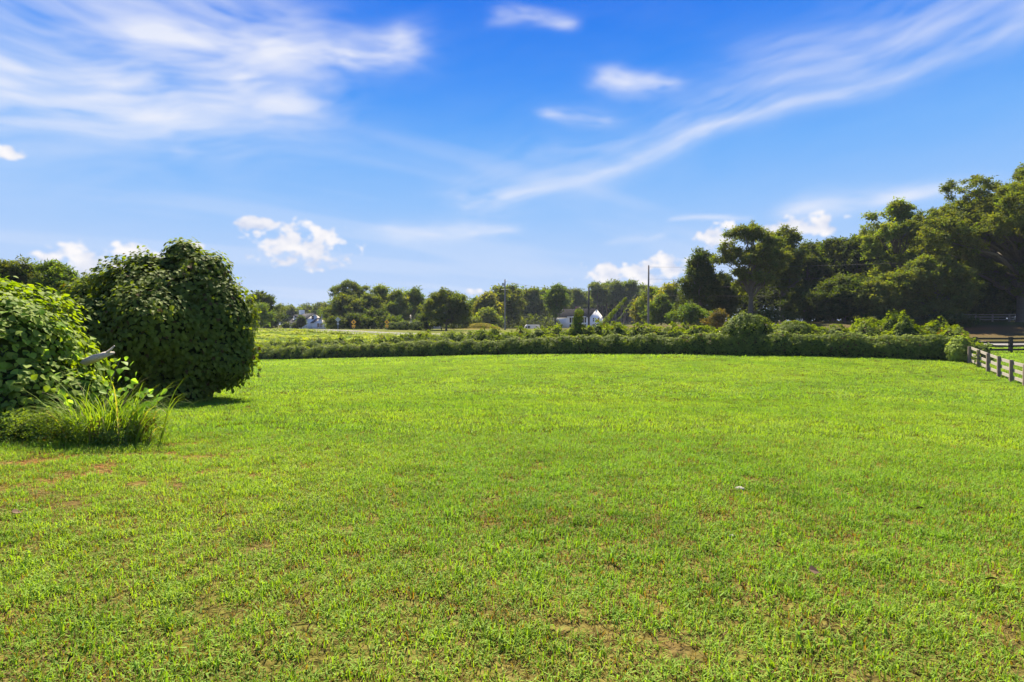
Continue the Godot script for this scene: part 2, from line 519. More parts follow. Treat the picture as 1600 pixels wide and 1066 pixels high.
func sky_row(j: int, rows: Array) -> void:
	var el := 90.0 - (j + 0.5) / SKYH * 180.0
	var out := PackedFloat32Array()
	out.resize(SKYW * 3)
	var stops := [[0, 203, 221, 247], [3, 192, 214, 248], [7.5, 176, 208, 251], [12, 147, 195, 252], [17, 114, 178, 251], [23, 68, 148, 247], [30, 38, 122, 238], [50, 26, 100, 214], [90, 20, 84, 192]]
	var base := Color()
	var e := clampf(el, 0.0, 89.9)
	for k in stops.size() - 1:
		if e >= stops[k][0] and e <= stops[k + 1][0]:
			var f: float = (e - stops[k][0]) / float(stops[k + 1][0] - stops[k][0])
			base = Color8(stops[k][1], stops[k][2], stops[k][3]).lerp(Color8(stops[k + 1][1], stops[k + 1][2], stops[k + 1][3]), f).srgb_to_linear()
	var white := Color8(240, 243, 253).srgb_to_linear()
	for i in SKYW:
		var c := base
		if el > 0.0:
			var az := wrapf((i + 0.5) / SKYW * 360.0, -180.0, 180.0)
			var a := deg_to_rad(az)
			var er := deg_to_rad(el)
			var inv := cos(er) / (sin(er) + 0.12)
			var px := sin(a) * inv
			var pz := cos(a) * inv
			# thin cirrus everywhere, drawn out along one wind direction
			var g := n1.get_noise_2d((px * 0.8 + pz * 0.6) * 9.0, (pz * 0.8 - px * 0.6) * 38.0)
			var g2 := n2.get_noise_2d((px * 0.8 + pz * 0.6) * 22.0 + 70.0, (pz * 0.8 - px * 0.6) * 90.0)
			var away := smoothstep(44.0, 70.0, absf(az))
			var cir := smoothstep(0.0, 0.55, g + 0.35 * g2) * lerpf(0.16, 0.5, away)
			if absf(az) < 90.0 and el < 40.0:
				var wx := n3.get_noise_2d(az * 2.2, el * 3.0) * 2.2 + n2.get_noise_2d(az * 8.0, el * 14.0) * 0.35
				var wy := n3.get_noise_2d(az * 1.8 + 300.0, el * 2.4) * 1.3 + n2.get_noise_2d(az * 6.0 + 90.0, el * 14.0) * 0.16
				var ax := az + wx
				var ey := el + wy
				for b: Array in CIRRUS:
					var w: float = b[0]
					var bestd := 99.0
					var along := 0.0
					var run := 0.0
					for k in range(2, b.size() - 2, 2):
						var x0: float = b[k]
						var y0: float = b[k + 1]
						var dx: float = b[k + 2] - x0
						var dy: float = b[k + 3] - y0
						var l2 := dx * dx + dy * dy
						var t := clampf(((ax - x0) * dx + (ey - y0) * dy) / l2, 0.0, 1.0)
						var qx := ax - x0 - dx * t
						var qy := ey - y0 - dy * t
						var dd := qx * qx * 0.25 + qy * qy
						var l := sqrt(l2)
						if dd < bestd:
							bestd = dd
							along = run + l * t
							if dx * qy - dy * qx < 0.0: along += 0.0
						run += l
					if bestd < w * w * 5.0:
						var bx: float = b[b.size() - 2] - b[2]
						var by: float = b[b.size() - 1] - b[3]
						var bl := sqrt(bx * bx + by * by)
						var u := (ax * bx + ey * by) / bl
						var v := (ey * bx - ax * by) / bl
						var fil := n2.get_noise_2d(u * 3.0 + w * 91.0, v * 11.0) * 0.95 + n1.get_noise_2d(u * 5.0, v * 26.0) * 0.6 + n2.get_noise_2d(u * 12.0 + 40.0, v * 60.0) * 0.28
						cir = 1.0 - (1.0 - cir) * (1.0 - clampf(float(b[1]) * exp(-bestd / (w * w) * 1.1) * (0.9 + fil * 0.9), 0.0, 0.85))
			c = c.lerp(white, clampf(cir, 0.0, 0.93))
			if el < 18.0:
				for b: Array in CUMULUS:
					var ex: float = (az - b[0]) / b[2]
					if absf(ex) > 1.5: continue
					var ey2: float = (el - b[1]) / b[3]
					if absf(ey2) > 1.8: continue
					var puff := n1.get_noise_2d(az * 15.0, el * 22.0) * 0.75 + n3.get_noise_2d(az * 44.0, el * 60.0) * 0.3
					var body := 1.0 - ex * ex - (ey2 * ey2 * (1.0 if ey2 > -0.1 else 1.8)) + puff * 1.35
					var al := smoothstep(0.0, 0.85, body) * smoothstep(-1.25, -0.35, ey2 + puff * 0.5)
					var lit := clampf(0.62 + ey2 * 0.35 + n1.get_noise_2d(az * 15.0 - 6.0, el * 22.0 - 12.0) * -0.5 + puff * 0.35, 0.0, 1.0)
					var cc := Color8(196, 208, 236).srgb_to_linear().lerp(Color8(255, 252, 252).srgb_to_linear(), lit)
					c = c.lerp(cc, al * 0.96)
		else:
			c = Color(0.22, 0.28, 0.12)
		out[i * 3] = c.r / EXPOSURE
		out[i * 3 + 1] = c.g / EXPOSURE
		out[i * 3 + 2] = c.b / EXPOSURE
	rows[j] = out

func make_sky() -> void:
	var rows: Array = []
	rows.resize(SKYH)
	var upper := SKYH / 2 + 1
	WorkerThreadPool.wait_for_group_task_completion(WorkerThreadPool.add_group_task(func(j): sky_row(j, rows), upper))
	var data := PackedFloat32Array()
	for j in SKYH:
		data.append_array(rows[mini(j, upper - 1)])
	var img := Image.create_from_data(SKYW, SKYH, false, Image.FORMAT_RGBF, data.to_byte_array())
	var mat := PanoramaSkyMaterial.new()
	mat.panorama = ImageTexture.create_from_image(img)
	var sky := Sky.new()
	sky.sky_material = mat
	var env := Environment.new()
	env.background_mode = Environment.BG_SKY
	env.sky = sky
	env.tonemap_mode = Environment.TONE_MAPPER_LINEAR
	env.tonemap_exposure = EXPOSURE
	env.fog_enabled = true
	env.fog_density = 0.00014
	env.fog_light_color = Color(0.8, 0.86, 0.95)
	env.sdfgi_enabled = true
	env.ssao_enabled = true
	env.ssil_enabled = true
	var we := WorldEnvironment.new()
	we.name = "daylight_environment"
	we.environment = env
	add_child(we)

# ------------------------------------------------------------------ grass
func make_grass() -> void:
	var root := Node3D.new()
	root.name = "grass"
	meta(root, "short yellow-green grass covering the mown field", "", "", "stuff")
	add_child(root)
	var meshes := []
	var bufs := []
	for k in 4: meshes.append(grass_tuft(10 + k, 16, 0.07, 0.075, 0.0062, 1.25))
	for k in 2: meshes.append(grass_tuft(20 + k, 12, 0.075, 0.055, 0.006, 1.55))     # flat thatch
	for k in 3: meshes.append(grass_tuft(30 + k, 18, 0.13, 0.09, 0.011, 1.1))
	for k in 3: meshes.append(grass_tuft(40 + k, 22, 0.3, 0.12, 0.022, 1.0))
	for k in 2: meshes.append(grass_tuft(50 + k, 24, 0.6, 0.16, 0.045, 1.0))
	for k in meshes.size(): bufs.append(PackedFloat32Array())
	var bands := [[2.0, 9.5, 430.0, 0, 4], [9.5, 20.0, 130.0, 6, 3], [20.0, 44.0, 34.0, 9, 3], [44.0, 80.0, 9.0, 12, 2]]
	for b: Array in bands:
		var d0: float = b[0]
		var d1: float = b[1]
		var halfk := 0.98
		var area := halfk * (d1 * d1 - d0 * d0) + 1.6 * (d1 - d0)
		for i in int(area * b[2]):
			var d := sqrt(lerpf(d0 * d0, d1 * d1, rng.randf()))
			var x := rng.randf_range(-1, 1) * (halfk * d + 0.8)
			var st := fence_st(x, d)
			if st.y > -0.2 and (x < 32.0 or (Vector2(x, d) - rp0).dot(rn) > -4.5): continue
			var br := bare(x, d)
			if rng.randf() < br * 0.62: continue
			var v := n1.get_noise_2d(x * 7.0, d * 7.0)
			var v2 := n3.get_noise_2d(x * 40.0, d * 40.0)
			var c := Color(0.2, 0.35, 0.05).lerp(Color(0.3, 0.43, 0.068), clampf(0.5 + v * 0.6 + v2 * 0.4, 0.0, 1.0))
			c = c.lerp(Color(0.11, 0.22, 0.03), clampf(v2 * 0.8 - v * 0.15, 0.0, 0.7))
			var k: int = b[3] + rng.randi() % int(b[4])
			var s := rng.randf_range(0.7, 1.25) * (1.0 - 0.4 * br)
			if d < 9.5 and rng.randf() < (0.32 if d < 5.5 else 0.24) + br * 0.5:
				k = 4 + rng.randi() % 2
				c = Color(0.26, 0.185, 0.08).lerp(Color(0.16, 0.1, 0.045), rng.randf())
			elif d >= 9.5 and rng.randf() < 0.07 + br * 0.5 + (0.55 if n3.get_noise_2d(x * 60.0 + 9.0, d * 80.0) > 0.36 else 0.0):
				c = Color(0.13, 0.085, 0.035).lerp(Color(0.06, 0.075, 0.02), rng.randf())
				s *= 0.8
			elif rng.randf() < 0.03:
				s *= 1.5
			var bs := Basis(Vector3.UP, rng.randf() * TAU).scaled(Vector3(s, s * rng.randf_range(0.75, 1.2), s))
			put(bufs[k], bs, Vector3(x, h(x, d), -d), c)
	for k in meshes.size():
		if bufs[k].size(): many("grass_tuft", meshes[k], M.grass, bufs[k], root)

# ------------------------------------------------------------------ kudzu
func hedge_height(s: float) -> float:
	return lerpf(1.18, 1.62, clampf(s / 72.0, 0, 1)) + 0.3 * n1.get_noise_2d(s * 14.0, 5.0) + 0.28 * absf(n2.get_noise_2d(s * 20.0, 9.0)) - 0.05

# outline of the hedge at s: a in 0..1 goes from the foot of its field side over the top to the back
func hedge_point(s: float, a: float, grow: float) -> Array:
	var H := hedge_height(s)
	var t: float
	var y: float
	var nrm: Vector3
	var back := Vector3(fn.x, 0, -fn.y)
	if a < 0.48:
		var f := a / 0.48
		t = -0.62 - 0.14 * sin(f * PI) - 0.3 * n2.get_noise_2d(s * 22.0, f * 30.0) - 0.15 * n3.get_noise_2d(s * 60.0, f * 80.0)
		y = 0.06 + f * (H - 0.3)
		nrm = (-back + Vector3.UP * (0.1 + 0.35 * f)).normalized()
	else:
		var ang := (a - 0.48) / 0.52 * PI * 0.9
		t = -0.62 + 0.75 * (1.0 - cos(ang))
		y = H - 0.3 + 0.36 * sin(ang) + 0.1 * n2.get_noise_2d(s * 26.0, a * 40.0)
		nrm = (-back * cos(ang) + Vector3.UP * sin(ang)).normalized()
	var p := fence_at(s, t)
	p.y += y
	return [p + nrm * grow, nrm]

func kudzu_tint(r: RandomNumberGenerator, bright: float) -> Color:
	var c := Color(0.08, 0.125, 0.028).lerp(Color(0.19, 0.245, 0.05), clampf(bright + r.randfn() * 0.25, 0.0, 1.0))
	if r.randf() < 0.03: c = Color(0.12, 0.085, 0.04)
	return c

func leaf_basis(nrm: Vector3, droop: float, r: RandomNumberGenerator, size: float) -> Basis:
	# the leaf's face looks along a blend of outwards and up, its tip hangs downwards and outwards
	var face := (nrm + Vector3.UP * 0.55 + Vector3(r.randfn(), r.randfn(), r.randfn()) * 0.28).normalized()
	var tip := (Vector3.DOWN * droop + nrm * 0.4 + Vector3(r.randfn(), r.randfn(), r.randfn()) * 0.4)
	tip = (tip - face * tip.dot(face)).normalized()
	var x := face.cross(tip).normalized()
	return Basis(x, face, tip).scaled(Vector3.ONE * size) if false else Basis(x * size, face * size, tip * size)

func spray_basis(nrm: Vector3, r: RandomNumberGenerator, size: float) -> Basis:
	var face := (nrm + Vector3.UP * 0.3 + Vector3(r.randfn(), r.randfn(), r.randfn()) * 0.2).normalized()
	var x := face.cross(Vector3(r.randfn(), r.randfn(), r.randfn())).normalized()
	var z := x.cross(face)
	return Basis(x * size, face * size, z * size)

func make_hedge() -> void:
	var r := RandomNumberGenerator.new()
	r.seed = 77
	var s1 := (fpc - fp0).length() - 0.6
	var s0 := -14.0
	var o := thing("kudzu_hedge", "long low hedge of kudzu vine along the far edge of the mown field", "hedge")
	var st := begin(false)
	var rows: Array = []
	var s := s0
	while s < s1:
		var row: Array = []
		for k in 11: row.append(hedge_point(s, k / 10.0, -0.16)[0])
		rows.append(row)
		s += 0.5
	for i in rows.size() - 1:
		for k in 10: quad(st, rows[i][k], rows[i][k + 1], rows[i + 1][k + 1], rows[i + 1][k])
	for e in 2:
		var row: Array = rows[0 if e == 0 else -1]
		for k in range(1, 10): tri(st, row[0], row[k + e * 0], row[k + 1])
	st.index()
	part("added_core", done(st), M.vine, o)  # dark solid core added inside the hedge so no light leaks through
	var bufs := [PackedFloat32Array(), PackedFloat32Array(), PackedFloat32Array()]
	for i in 15000:
		s = s0 + (s1 - s0) * (1.0 - pow(r.randf(), 1.25))
		var a := r.randf() * 0.93
		if a < 0.1 and fence_st(0, 0).x < 1e9 and r.randf() < 0.55 + 0.5 * n1.get_noise_2d(s * 20.0, 3.0): continue
		var q := hedge_point(s, a, r.randf_range(-0.08, 0.1))
		put(bufs[i % 3], spray_basis(q[1], r, r.randf_range(0.16, 0.27)), q[0], kudzu_tint(r, 0.38 + 0.6 * a + 0.3 * n1.get_noise_2d(s * 9.0, a * 20.0)))  # tint lightens towards the top: sunlit crest put into the leaf colour
	# loose runners that stand proud of the top
	for i in 260:
		s = s0 + (s1 - s0) * r.randf()
		var q := hedge_point(s, r.randf_range(0.5, 0.8), r.randf_range(0.12, 0.3))
		put(bufs[i % 3], spray_basis(q[1], r, r.randf_range(0.12, 0.2)), q[0], kudzu_tint(r, 0.8))
	for k in 3: many("foliage", M.spray[k], M.kudzu, bufs[k], o)

# the fence that the hedge grows over: its posts and lowest boards show under the leaves
func make_hidden_fence() -> void:
	var o := thing("board_fence", "grey board fence almost buried under the long kudzu hedge", "fence")
	var L := (fpc - fp0).length()
	var n := int(L / 2.4)
	for i in n + 1:
		var p := fence_at(i * 2.4, 0.0)
		part("post", box_mesh(Vector3(-0.07, -0.3, -0.07), Vector3(0.07, 1.2, 0.07)), M.board, o, Transform3D(Basis(Vector3.UP, atan2(fu.y, fu.x)), p))
	for i in n:
		for k in 3:
			var a := fence_at(i * 2.4, -0.09) + Vector3.UP * (0.22 + 0.4 * k)
			var b := fence_at(i * 2.4 + 2.4, -0.09) + Vector3.UP * (0.22 + 0.4 * k)
			part("board", M.rail, M.board, o, along(a, b))

# a transform that lays a unit rail (x from 0 to 1) between two points
func along(a: Vector3, b: Vector3) -> Transform3D:
	var x := b - a
	var z := x.cross(Vector3.UP).normalized()
	var y := z.cross(x).normalized()
	return Transform3D(Basis(x, y, z), a)

# a rolling carpet of kudzu: centre line by (s, t) of the fence, height by s
func carpet_height(s: float, t: float) -> float:
	var m := fp0 + fu * s + fn * 3.6
	var px := 800.0 + m.x / m.y * 888.0
	var keys := [[0, 541], [380, 540], [450, 539], [500, 537], [560, 534], [620, 531], [700, 526], [760, 523], [830, 521], [890, 519], [950, 515], [1000, 517], [1080, 517], [1165, 522], [1290, 520], [1340, 513], [1400, 508], [1470, 510], [1490, 518], [1520, 536]]
	var row := 535.0
	for k in keys.size() - 1:
		if px >= keys[k][0] and px <= keys[k + 1][0]: row = lerpf(keys[k][1], keys[k + 1][1], (px - keys[k][0]) / (keys[k + 1][0] - keys[k][0]))
	var H := clampf(lift(row, m.y) - h(m.x, m.y), 0.4, 3.0)
	var lump := 0.74 + 0.6 * n1.get_noise_2d(s * 15.0, t * 20.0 + 40.0) + 0.42 * absf(n2.get_noise_2d(s * 13.0, t * 17.0))
	return maxf(0.03, H * lump * smoothstep(0.6, 2.4, t) * (1.0 - 0.85 * smoothstep(5.5, 10.5, t + 1.5 * n1.get_noise_2d(s * 8.0, 0.0))))

func carpet_point(s: float, t: float) -> Vector3:
	var p := fence_at(s, t)
	p.y += carpet_height(s, t)
	return p

func make_carpet() -> void:
	var r := RandomNumberGenerator.new()
	r.seed = 78
	var o := thing("kudzu_bank", "rolling bank of kudzu mounds between the hedge and the road", "kudzu bank")
	var st := begin(false)
	var ns := 175
	for i in ns:
		for k in 22:
			var a := -14.0 + i * 0.5
			var t := 0.6 + k * 0.5
			var dn := Vector3.DOWN * 0.26
			quad(st, carpet_point(a, t) + dn, carpet_point(a, t + 0.5) + dn, carpet_point(a + 0.5, t + 0.5) + dn, carpet_point(a + 0.5, t) + dn)
	st.index()
	part("added_core", done(st), M.vine, o)  # same added dark core, just under the leaf carpet, blocks light
	var bufs := [PackedFloat32Array(), PackedFloat32Array(), PackedFloat32Array()]
	for i in 56000:
		var s := -14.0 + 87.5 * r.randf()
		var t := 0.6 + 11.0 * r.randf()
		var p := carpet_point(s, t)
		var nx := carpet_point(s + 0.25, t) - p
		var nt := carpet_point(s, t + 0.25) - p
		var nrm := nx.cross(nt).normalized()
		if nrm.y < 0: nrm = -nrm
		if r.randf() * 3.2 > nx.cross(nt).length() / 0.0625: continue
		put(bufs[i % 3], spray_basis(nrm, r, r.randf_range(0.17, 0.3)), p + nrm * r.randf_range(-0.08, 0.12), kudzu_tint(r, 0.5 + 0.5 * n1.get_noise_2d(s * 9.0, t * 9.0)))
	for k in 3: many("foliage", M.spray[k], M.kudzu, bufs[k], o)

# weeds on the slope between the kudzu and the road
func make_weeds() -> void:
	var r := RandomNumberGenerator.new()
	r.seed = 79
	var root := Node3D.new()
	root.name = "weeds"
	meta(root, "bright yellow-green weeds covering the slope up to the road", "", "", "stuff")
	add_child(root)
	var bufs := [PackedFloat32Array(), PackedFloat32Array(), PackedFloat32Array()]
	var i := 0
	while i < 34000:
		var s := r.randf_range(-30, 75)
		var t := r.randf_range(6.0, 34)
		var q := fp0 + fu * s + fn * t
		var road := (q - rp0).dot(rn)
		i += 1
		if road > -4.2 or q.x > 30.0: continue
		var nse := n1.get_noise_2d(q.x * 8.0, q.y * 8.0)
		if nse < -0.3: continue
		var sz := r.randf_range(0.2, 0.42) * (1.0 + nse)
		var c := Color(0.17, 0.26, 0.035).lerp(Color(0.32, 0.37, 0.05), clampf(0.5 + nse + r.randfn() * 0.2, 0.0, 1.0))
		if nse < -0.16: c = Color(0.08, 0.15, 0.022)
		put(bufs[i % 3], spray_basis(Vector3.UP, r, sz), Vector3(q.x, h(q.x, q.y) + sz * 0.3, -q.y), c)
	for j in 5200:
		var s := r.randf_range(-95, 62)
		var q := rp0 + ru * 102.0 - ru * s + rn * r.randf_range(-6.0, -3.5)
		var sz := r.randf_range(0.22, 0.4)
		if q.x > 22.0: continue
		put(bufs[j % 3], spray_basis(Vector3.UP, r, sz), Vector3(q.x, h(q.x, q.y) + r.randf() * 0.5, -q.y), Color(0.13, 0.2, 0.03).lerp(Color(0.27, 0.31, 0.05), r.randf()))
	for k in 3: many("weed_clump", M.spray[k], M.kudzu, bufs[k], root)

# a vine-covered mass made of several rounded lumps [x, y, z, rx, ry, rz] round its foot
func lump_points(lumps: Array, n: int, r: RandomNumberGenerator, low := 0.05) -> Array:
	var area := 0.0
	var cum := []
	for l: Array in lumps:
		area += pow((pow(l[3] * l[4], 1.6) + pow(l[3] * l[5], 1.6) + pow(l[4] * l[5], 1.6)) / 3.0, 1.0 / 1.6)
		cum.append(area)
	var out := []
	var tries := 0
	while out.size() < n and tries < n * 8:
		tries += 1
		var pick := r.randf() * area
		var k := 0
		while cum[k] < pick: k += 1
		var l: Array = lumps[k]
		var u := Vector3(r.randfn(), r.randfn(), r.randfn()).normalized()
		var p := Vector3(l[0] + u.x * l[3], l[1] + u.y * l[4], l[2] + u.z * l[5])
		if p.y < low: continue
		var inside := false
		for j in lumps.size():
			if j == k: continue
			var m: Array = lumps[j]
			var e := Vector3((p.x - m[0]) / m[3], (p.y - m[1]) / m[4], (p.z - m[2]) / m[5])
			if e.length_squared() < 0.88:
				inside = true
				break
		if inside: continue
		var nrm := Vector3(u.x / l[3], u.y / l[4], u.z / l[5]).normalized()
		p += nrm * (0.36 * n2.get_noise_3d(p.x * 22.0, p.y * 22.0, p.z * 22.0) + 0.12 * n3.get_noise_3d(p.x * 40.0, p.y * 40.0, p.z * 40.0)) * minf(1.0, l[3])
		out.append([p, nrm])
	return out

func lump_core(lumps: Array, shrink: float) -> ArrayMesh:  # builds the added solid core that stops light passing between the leaves
	var st := begin(false)
	for l: Array in lumps:
		var rings := 9
		var sides := 14
		for i in rings:
			for k in sides:
				var q: Array[Vector3] = []
				for c: Vector2i in [Vector2i(i, k), Vector2i(i + 1, k), Vector2i(i + 1, k + 1), Vector2i(i, k + 1)]:
					var th := PI * c.x / rings
					var ph := TAU * (c.y % sides) / sides
					var u := Vector3(sin(th) * cos(ph), cos(th), sin(th) * sin(ph))
					var p := Vector3(l[0] + u.x * l[3] * shrink, l[1] + u.y * l[4] * shrink, l[2] + u.z * l[5] * shrink)
					p += u * 0.12 * n2.get_noise_3d(p.x * 20.0, p.y * 20.0, p.z * 20.0)
					p.y = maxf(p.y, -0.1)
					q.append(p)
				quad(st, q[0], q[3], q[2], q[1])
	st.index()
	return done(st)

func make_kudzu_tree() -> void:
	var r := RandomNumberGenerator.new()
	r.seed = 101
	var d := 17.0
	var o := thing("kudzu_covered_tree", "tall tree wholly smothered in dark kudzu, with a trunk just showing below", "kudzu tree", P(266, d))
	var k := 52.2
	var lumps := []
	for e: Array in [[262, 530, 122, 84, 2.1, 0], [268, 470, 98, 52, 1.6, 0.1], [238, 432, 38, 30, 0.7, 0.1], [272, 432, 42, 34, 0.8, 0.0], [290, 408, 31, 29, 0.6, 0.1], [325, 438, 38, 36, 0.8, 0.2], [352, 512, 42, 72, 1.2, 0.1], [166, 498, 48, 54, 1.1, 0.3], [205, 460, 48, 38, 0.9, 0.2], [262, 588, 60, 40, 1.0, 0.1], [215, 565, 58, 52, 1.2, 0.6], [318, 565, 46, 44, 1.0, 0.5], [362, 568, 31, 40, 0.8, 0.3], [160, 588, 36, 40, 0.8, 0.6], [290, 606, 50, 34, 0.9, 0.5], [232, 606, 52, 34, 0.9, 0.5], [285, 515, 60, 60, 1.2, 1.25], [210, 520, 50, 55, 1.0, 1.3]]:
		lumps.append([(e[0] - 266) / k, (632 - e[1]) / k, e[5], e[2] / k, e[3] / k, e[4]])
	part("added_core", lump_core(lumps, 0.82), M.vine, o)
	var st := begin(false)
	tube(st, [Vector3(0.1, -0.2, 0), Vector3(0.05, 0.5, 0), Vector3(0.2, 1.3, -0.1)], [0.2, 0.15, 0.12], 8)
	tube(st, [Vector3(0.5, -0.2, 0.2), Vector3(0.6, 0.5, 0.15), Vector3(0.9, 1.3, 0)], [0.08, 0.06, 0.05], 6)
	part("trunk", done(st), M.bark, o)
	var bufs := [PackedFloat32Array(), PackedFloat32Array()]
	var pts := lump_points(lumps, 22000, r, 0.12)
	for i in pts.size():
		var p: Vector3 = pts[i][0]
		var nrm: Vector3 = pts[i][1]
		p += nrm * r.randf_range(-0.2, 0.1)
		put(bufs[i % 2], leaf_basis(nrm, 0.9, r, r.randf_range(0.085, 0.15)), p, kudzu_tint(r, 0.68 + 0.5 * n1.get_noise_3d(p.x * 12.0, p.y * 12.0, p.z * 12.0)))
	# stray shoots
	for i in 130:
		var q: Array = pts[r.randi() % pts.size()]
		var reach := r.randf_range(0.1, 0.42)
		var sway := Vector3(r.randfn(), r.randfn() * 0.5 + 0.2, r.randfn()) * 0.35
		for j in 5:
			var p: Vector3 = q[0] + (q[1] + sway).normalized() * reach * j / 4.0
			put(bufs[j % 2], leaf_basis((q[1] + Vector3(r.randfn(), r.randfn(), r.randfn()) * 0.6).normalized(), 0.6, r, r.randf_range(0.08, 0.14)), p, kudzu_tint(r, 0.6))
	# hanging ends along the lower right side
	for i in 90:
		var x := r.randf_range(0.7, 2.5)
		var y := 1.0 + r.randf() * 0.5 + maxf(0, x - 1.6) * 0.3
		var z := r.randf_range(-0.4, 1.0)
		var len_ := r.randf_range(0.3, 1.0)
		for j in int(len_ * 16):
			var p := Vector3(x + r.randfn() * 0.06, y - j * 0.065, z + r.randfn() * 0.06)
			put(bufs[j % 2], leaf_basis(Vector3(r.randfn(), 0.2, r.randfn()).normalized(), 0.9, r, r.randf_range(0.09, 0.16)), p, kudzu_tint(r, 0.4))
	for j in 2: many("foliage", M.leaf[j], M.kudzu, bufs[j], o)

func make_near_kudzu() -> void:
	var r := RandomNumberGenerator.new()
	r.seed = 102
	var d := 9.6
	var o := thing("kudzu_bush", "sunlit bright green kudzu bush with broad leaves beside the tall grass clump", "kudzu bush", P(10, d))
	var k := 92.5
	var lumps := []
	for e: Array in [[-40, 594, 140, 146, 1.5, 0], [34, 576, 62, 84, 1.0, 0.1], [78, 618, 50, 50, 0.8, 0.3], [-10, 640, 110, 60, 1.0, 0.7], [132, 628, 38, 34, 0.5, 0.2], [-130, 580, 130, 150, 1.6, -0.3]]:
		lumps.append([(e[0] - 10) / k, (688 - e[1]) / k, e[5], e[2] / k, e[3] / k, e[4]])
	part("added_core", lump_core(lumps, 0.84), M.vine, o)
	var shades: Array[StandardMaterial3D] = []
	for i in 6:
		var m := leafy(Color(0.8, 1.0, 0.26), 0.65)
		m.vertex_color_use_as_albedo = false
		var c := Color(0.13, 0.21, 0.035).lerp(Color(0.29, 0.37, 0.07), i / 5.0)
		m.albedo_color = lin(c.r, c.g, c.b)
		shades.append(m)
	var bufs := [PackedFloat32Array(), PackedFloat32Array()]
	var pts := lump_points(lumps, 7000, r, 0.12)
	var singles := []
	for i in pts.size():
		var p: Vector3 = pts[i][0] + pts[i][1] * r.randf_range(-0.1, 0.12)
		var b := leaf_basis(pts[i][1], 0.6, r, r.randf_range(0.075, 0.15))
		var world: Vector3 = o.position + p
		var seen: bool = pts[i][1].dot((Vector3(0, EYE, 0) - world).normalized()) > 0.25 and absf(world.x / -world.z) < 0.9
		if seen and singles.size() < 300 and r.randf() < 0.25:
			singles.append([b, p])
		else:
			var c := Color(0.12, 0.2, 0.032).lerp(Color(0.3, 0.38, 0.07), clampf(0.4 + r.randfn() * 0.35, 0, 1))
			put(bufs[i % 2], b, p, c)
	for i in 150:
		var q: Array = pts[r.randi() % pts.size()]
		for j in 4:
			var p: Vector3 = q[0] + (q[1] + Vector3(r.randfn(), r.randfn(), r.randfn()) * 0.4).normalized() * 0.09 * j
			put(bufs[j % 2], leaf_basis((q[1] + Vector3(r.randfn(), r.randfn(), r.randfn()) * 0.6).normalized(), 0.6, r, r.randf_range(0.07, 0.12)), p, Color(0.22, 0.31, 0.05))
	for q: Array in singles:
		part("leaf", M.leaf[r.randi() % 2], shades[r.randi() % 6], o, Transform3D(q[0], q[1]))
	for j in 2: many("foliage", M.leaf[j], M.kudzu, bufs[j], o)

func make_dome(px: float, d: float, top_py: float, w_px: float, called: String, label: String, cat: String, bright := 0.5, n := 900, g := "", sunlit_gain := 1.0) -> void:
	var r := RandomNumberGenerator.new()
	r.seed = int(px * 7 + d)
	var at := P(px, d)
	var H := lift(top_py, d) - at.y
	var R := w_px / 888.0 * d
	var o := thing(called, label, cat, at, 0, g)
	var lumps := [[0.1, H * 0.72, 0, R * 0.5, H * 0.26, R * 0.6], [-R * 0.35, H * 0.42, 0.1, R * 0.55, H * 0.36, R * 0.7], [R * 0.5, H * 0.4, 0.1, R * 0.5, H * 0.34, R * 0.6], [0, H * 0.25, 0.2, R * 0.8, H * 0.3, R * 0.7]] if sunlit_gain > 1.0 else [[0, H - R * 0.75, 0, R * 0.8, R * 0.75, R * 0.8], [0, H * 0.3, 0, R, H * 0.45, R], [R * 0.3, H * 0.55, 0.1, R * 0.7, H * 0.35, R * 0.7], [-R * 0.35, H * 0.5, 0, R * 0.7, H * 0.33, R * 0.7]]
	part("added_core", lump_core(lumps, 0.86), M.vine, o)
	var bufs := [PackedFloat32Array(), PackedFloat32Array(), PackedFloat32Array()]
	var pts := lump_points(lumps, n, r)
	for i in pts.size():
		put(bufs[i % 3], spray_basis(pts[i][1], r, r.randf_range(0.16, 0.26)), pts[i][0] + pts[i][1] * r.randf_range(-0.05, 0.12), kudzu_tint(r, bright) * sunlit_gain)
	for i in (90 if sunlit_gain > 1.0 else 30):
		var q: Array = pts[r.randi() % pts.size()]
		put(bufs[i % 3], spray_basis(q[1], r, r.randf_range(0.1, 0.2)), q[0] + (q[1] + Vector3(r.randfn(), r.randfn(), r.randfn()) * 0.4) * r.randf_range(0.1, 0.35), kudzu_tint(r, bright + 0.2) * sunlit_gain)
	for j in 3: many("foliage", M.spray[j], M.kudzu, bufs[j], o)

# ------------------------------------------------------------------ trees
const TINT := {
	"dark": [0.078, 0.112, 0.034], "olive": [0.13, 0.168, 0.044], "mid": [0.125, 0.19, 0.048], "yellow": [0.23, 0.25, 0.055], "lime": [0.18, 0.235, 0.055], "pine": [0.125, 0.17, 0.06], "brown": [0.14, 0.12, 0.05]}

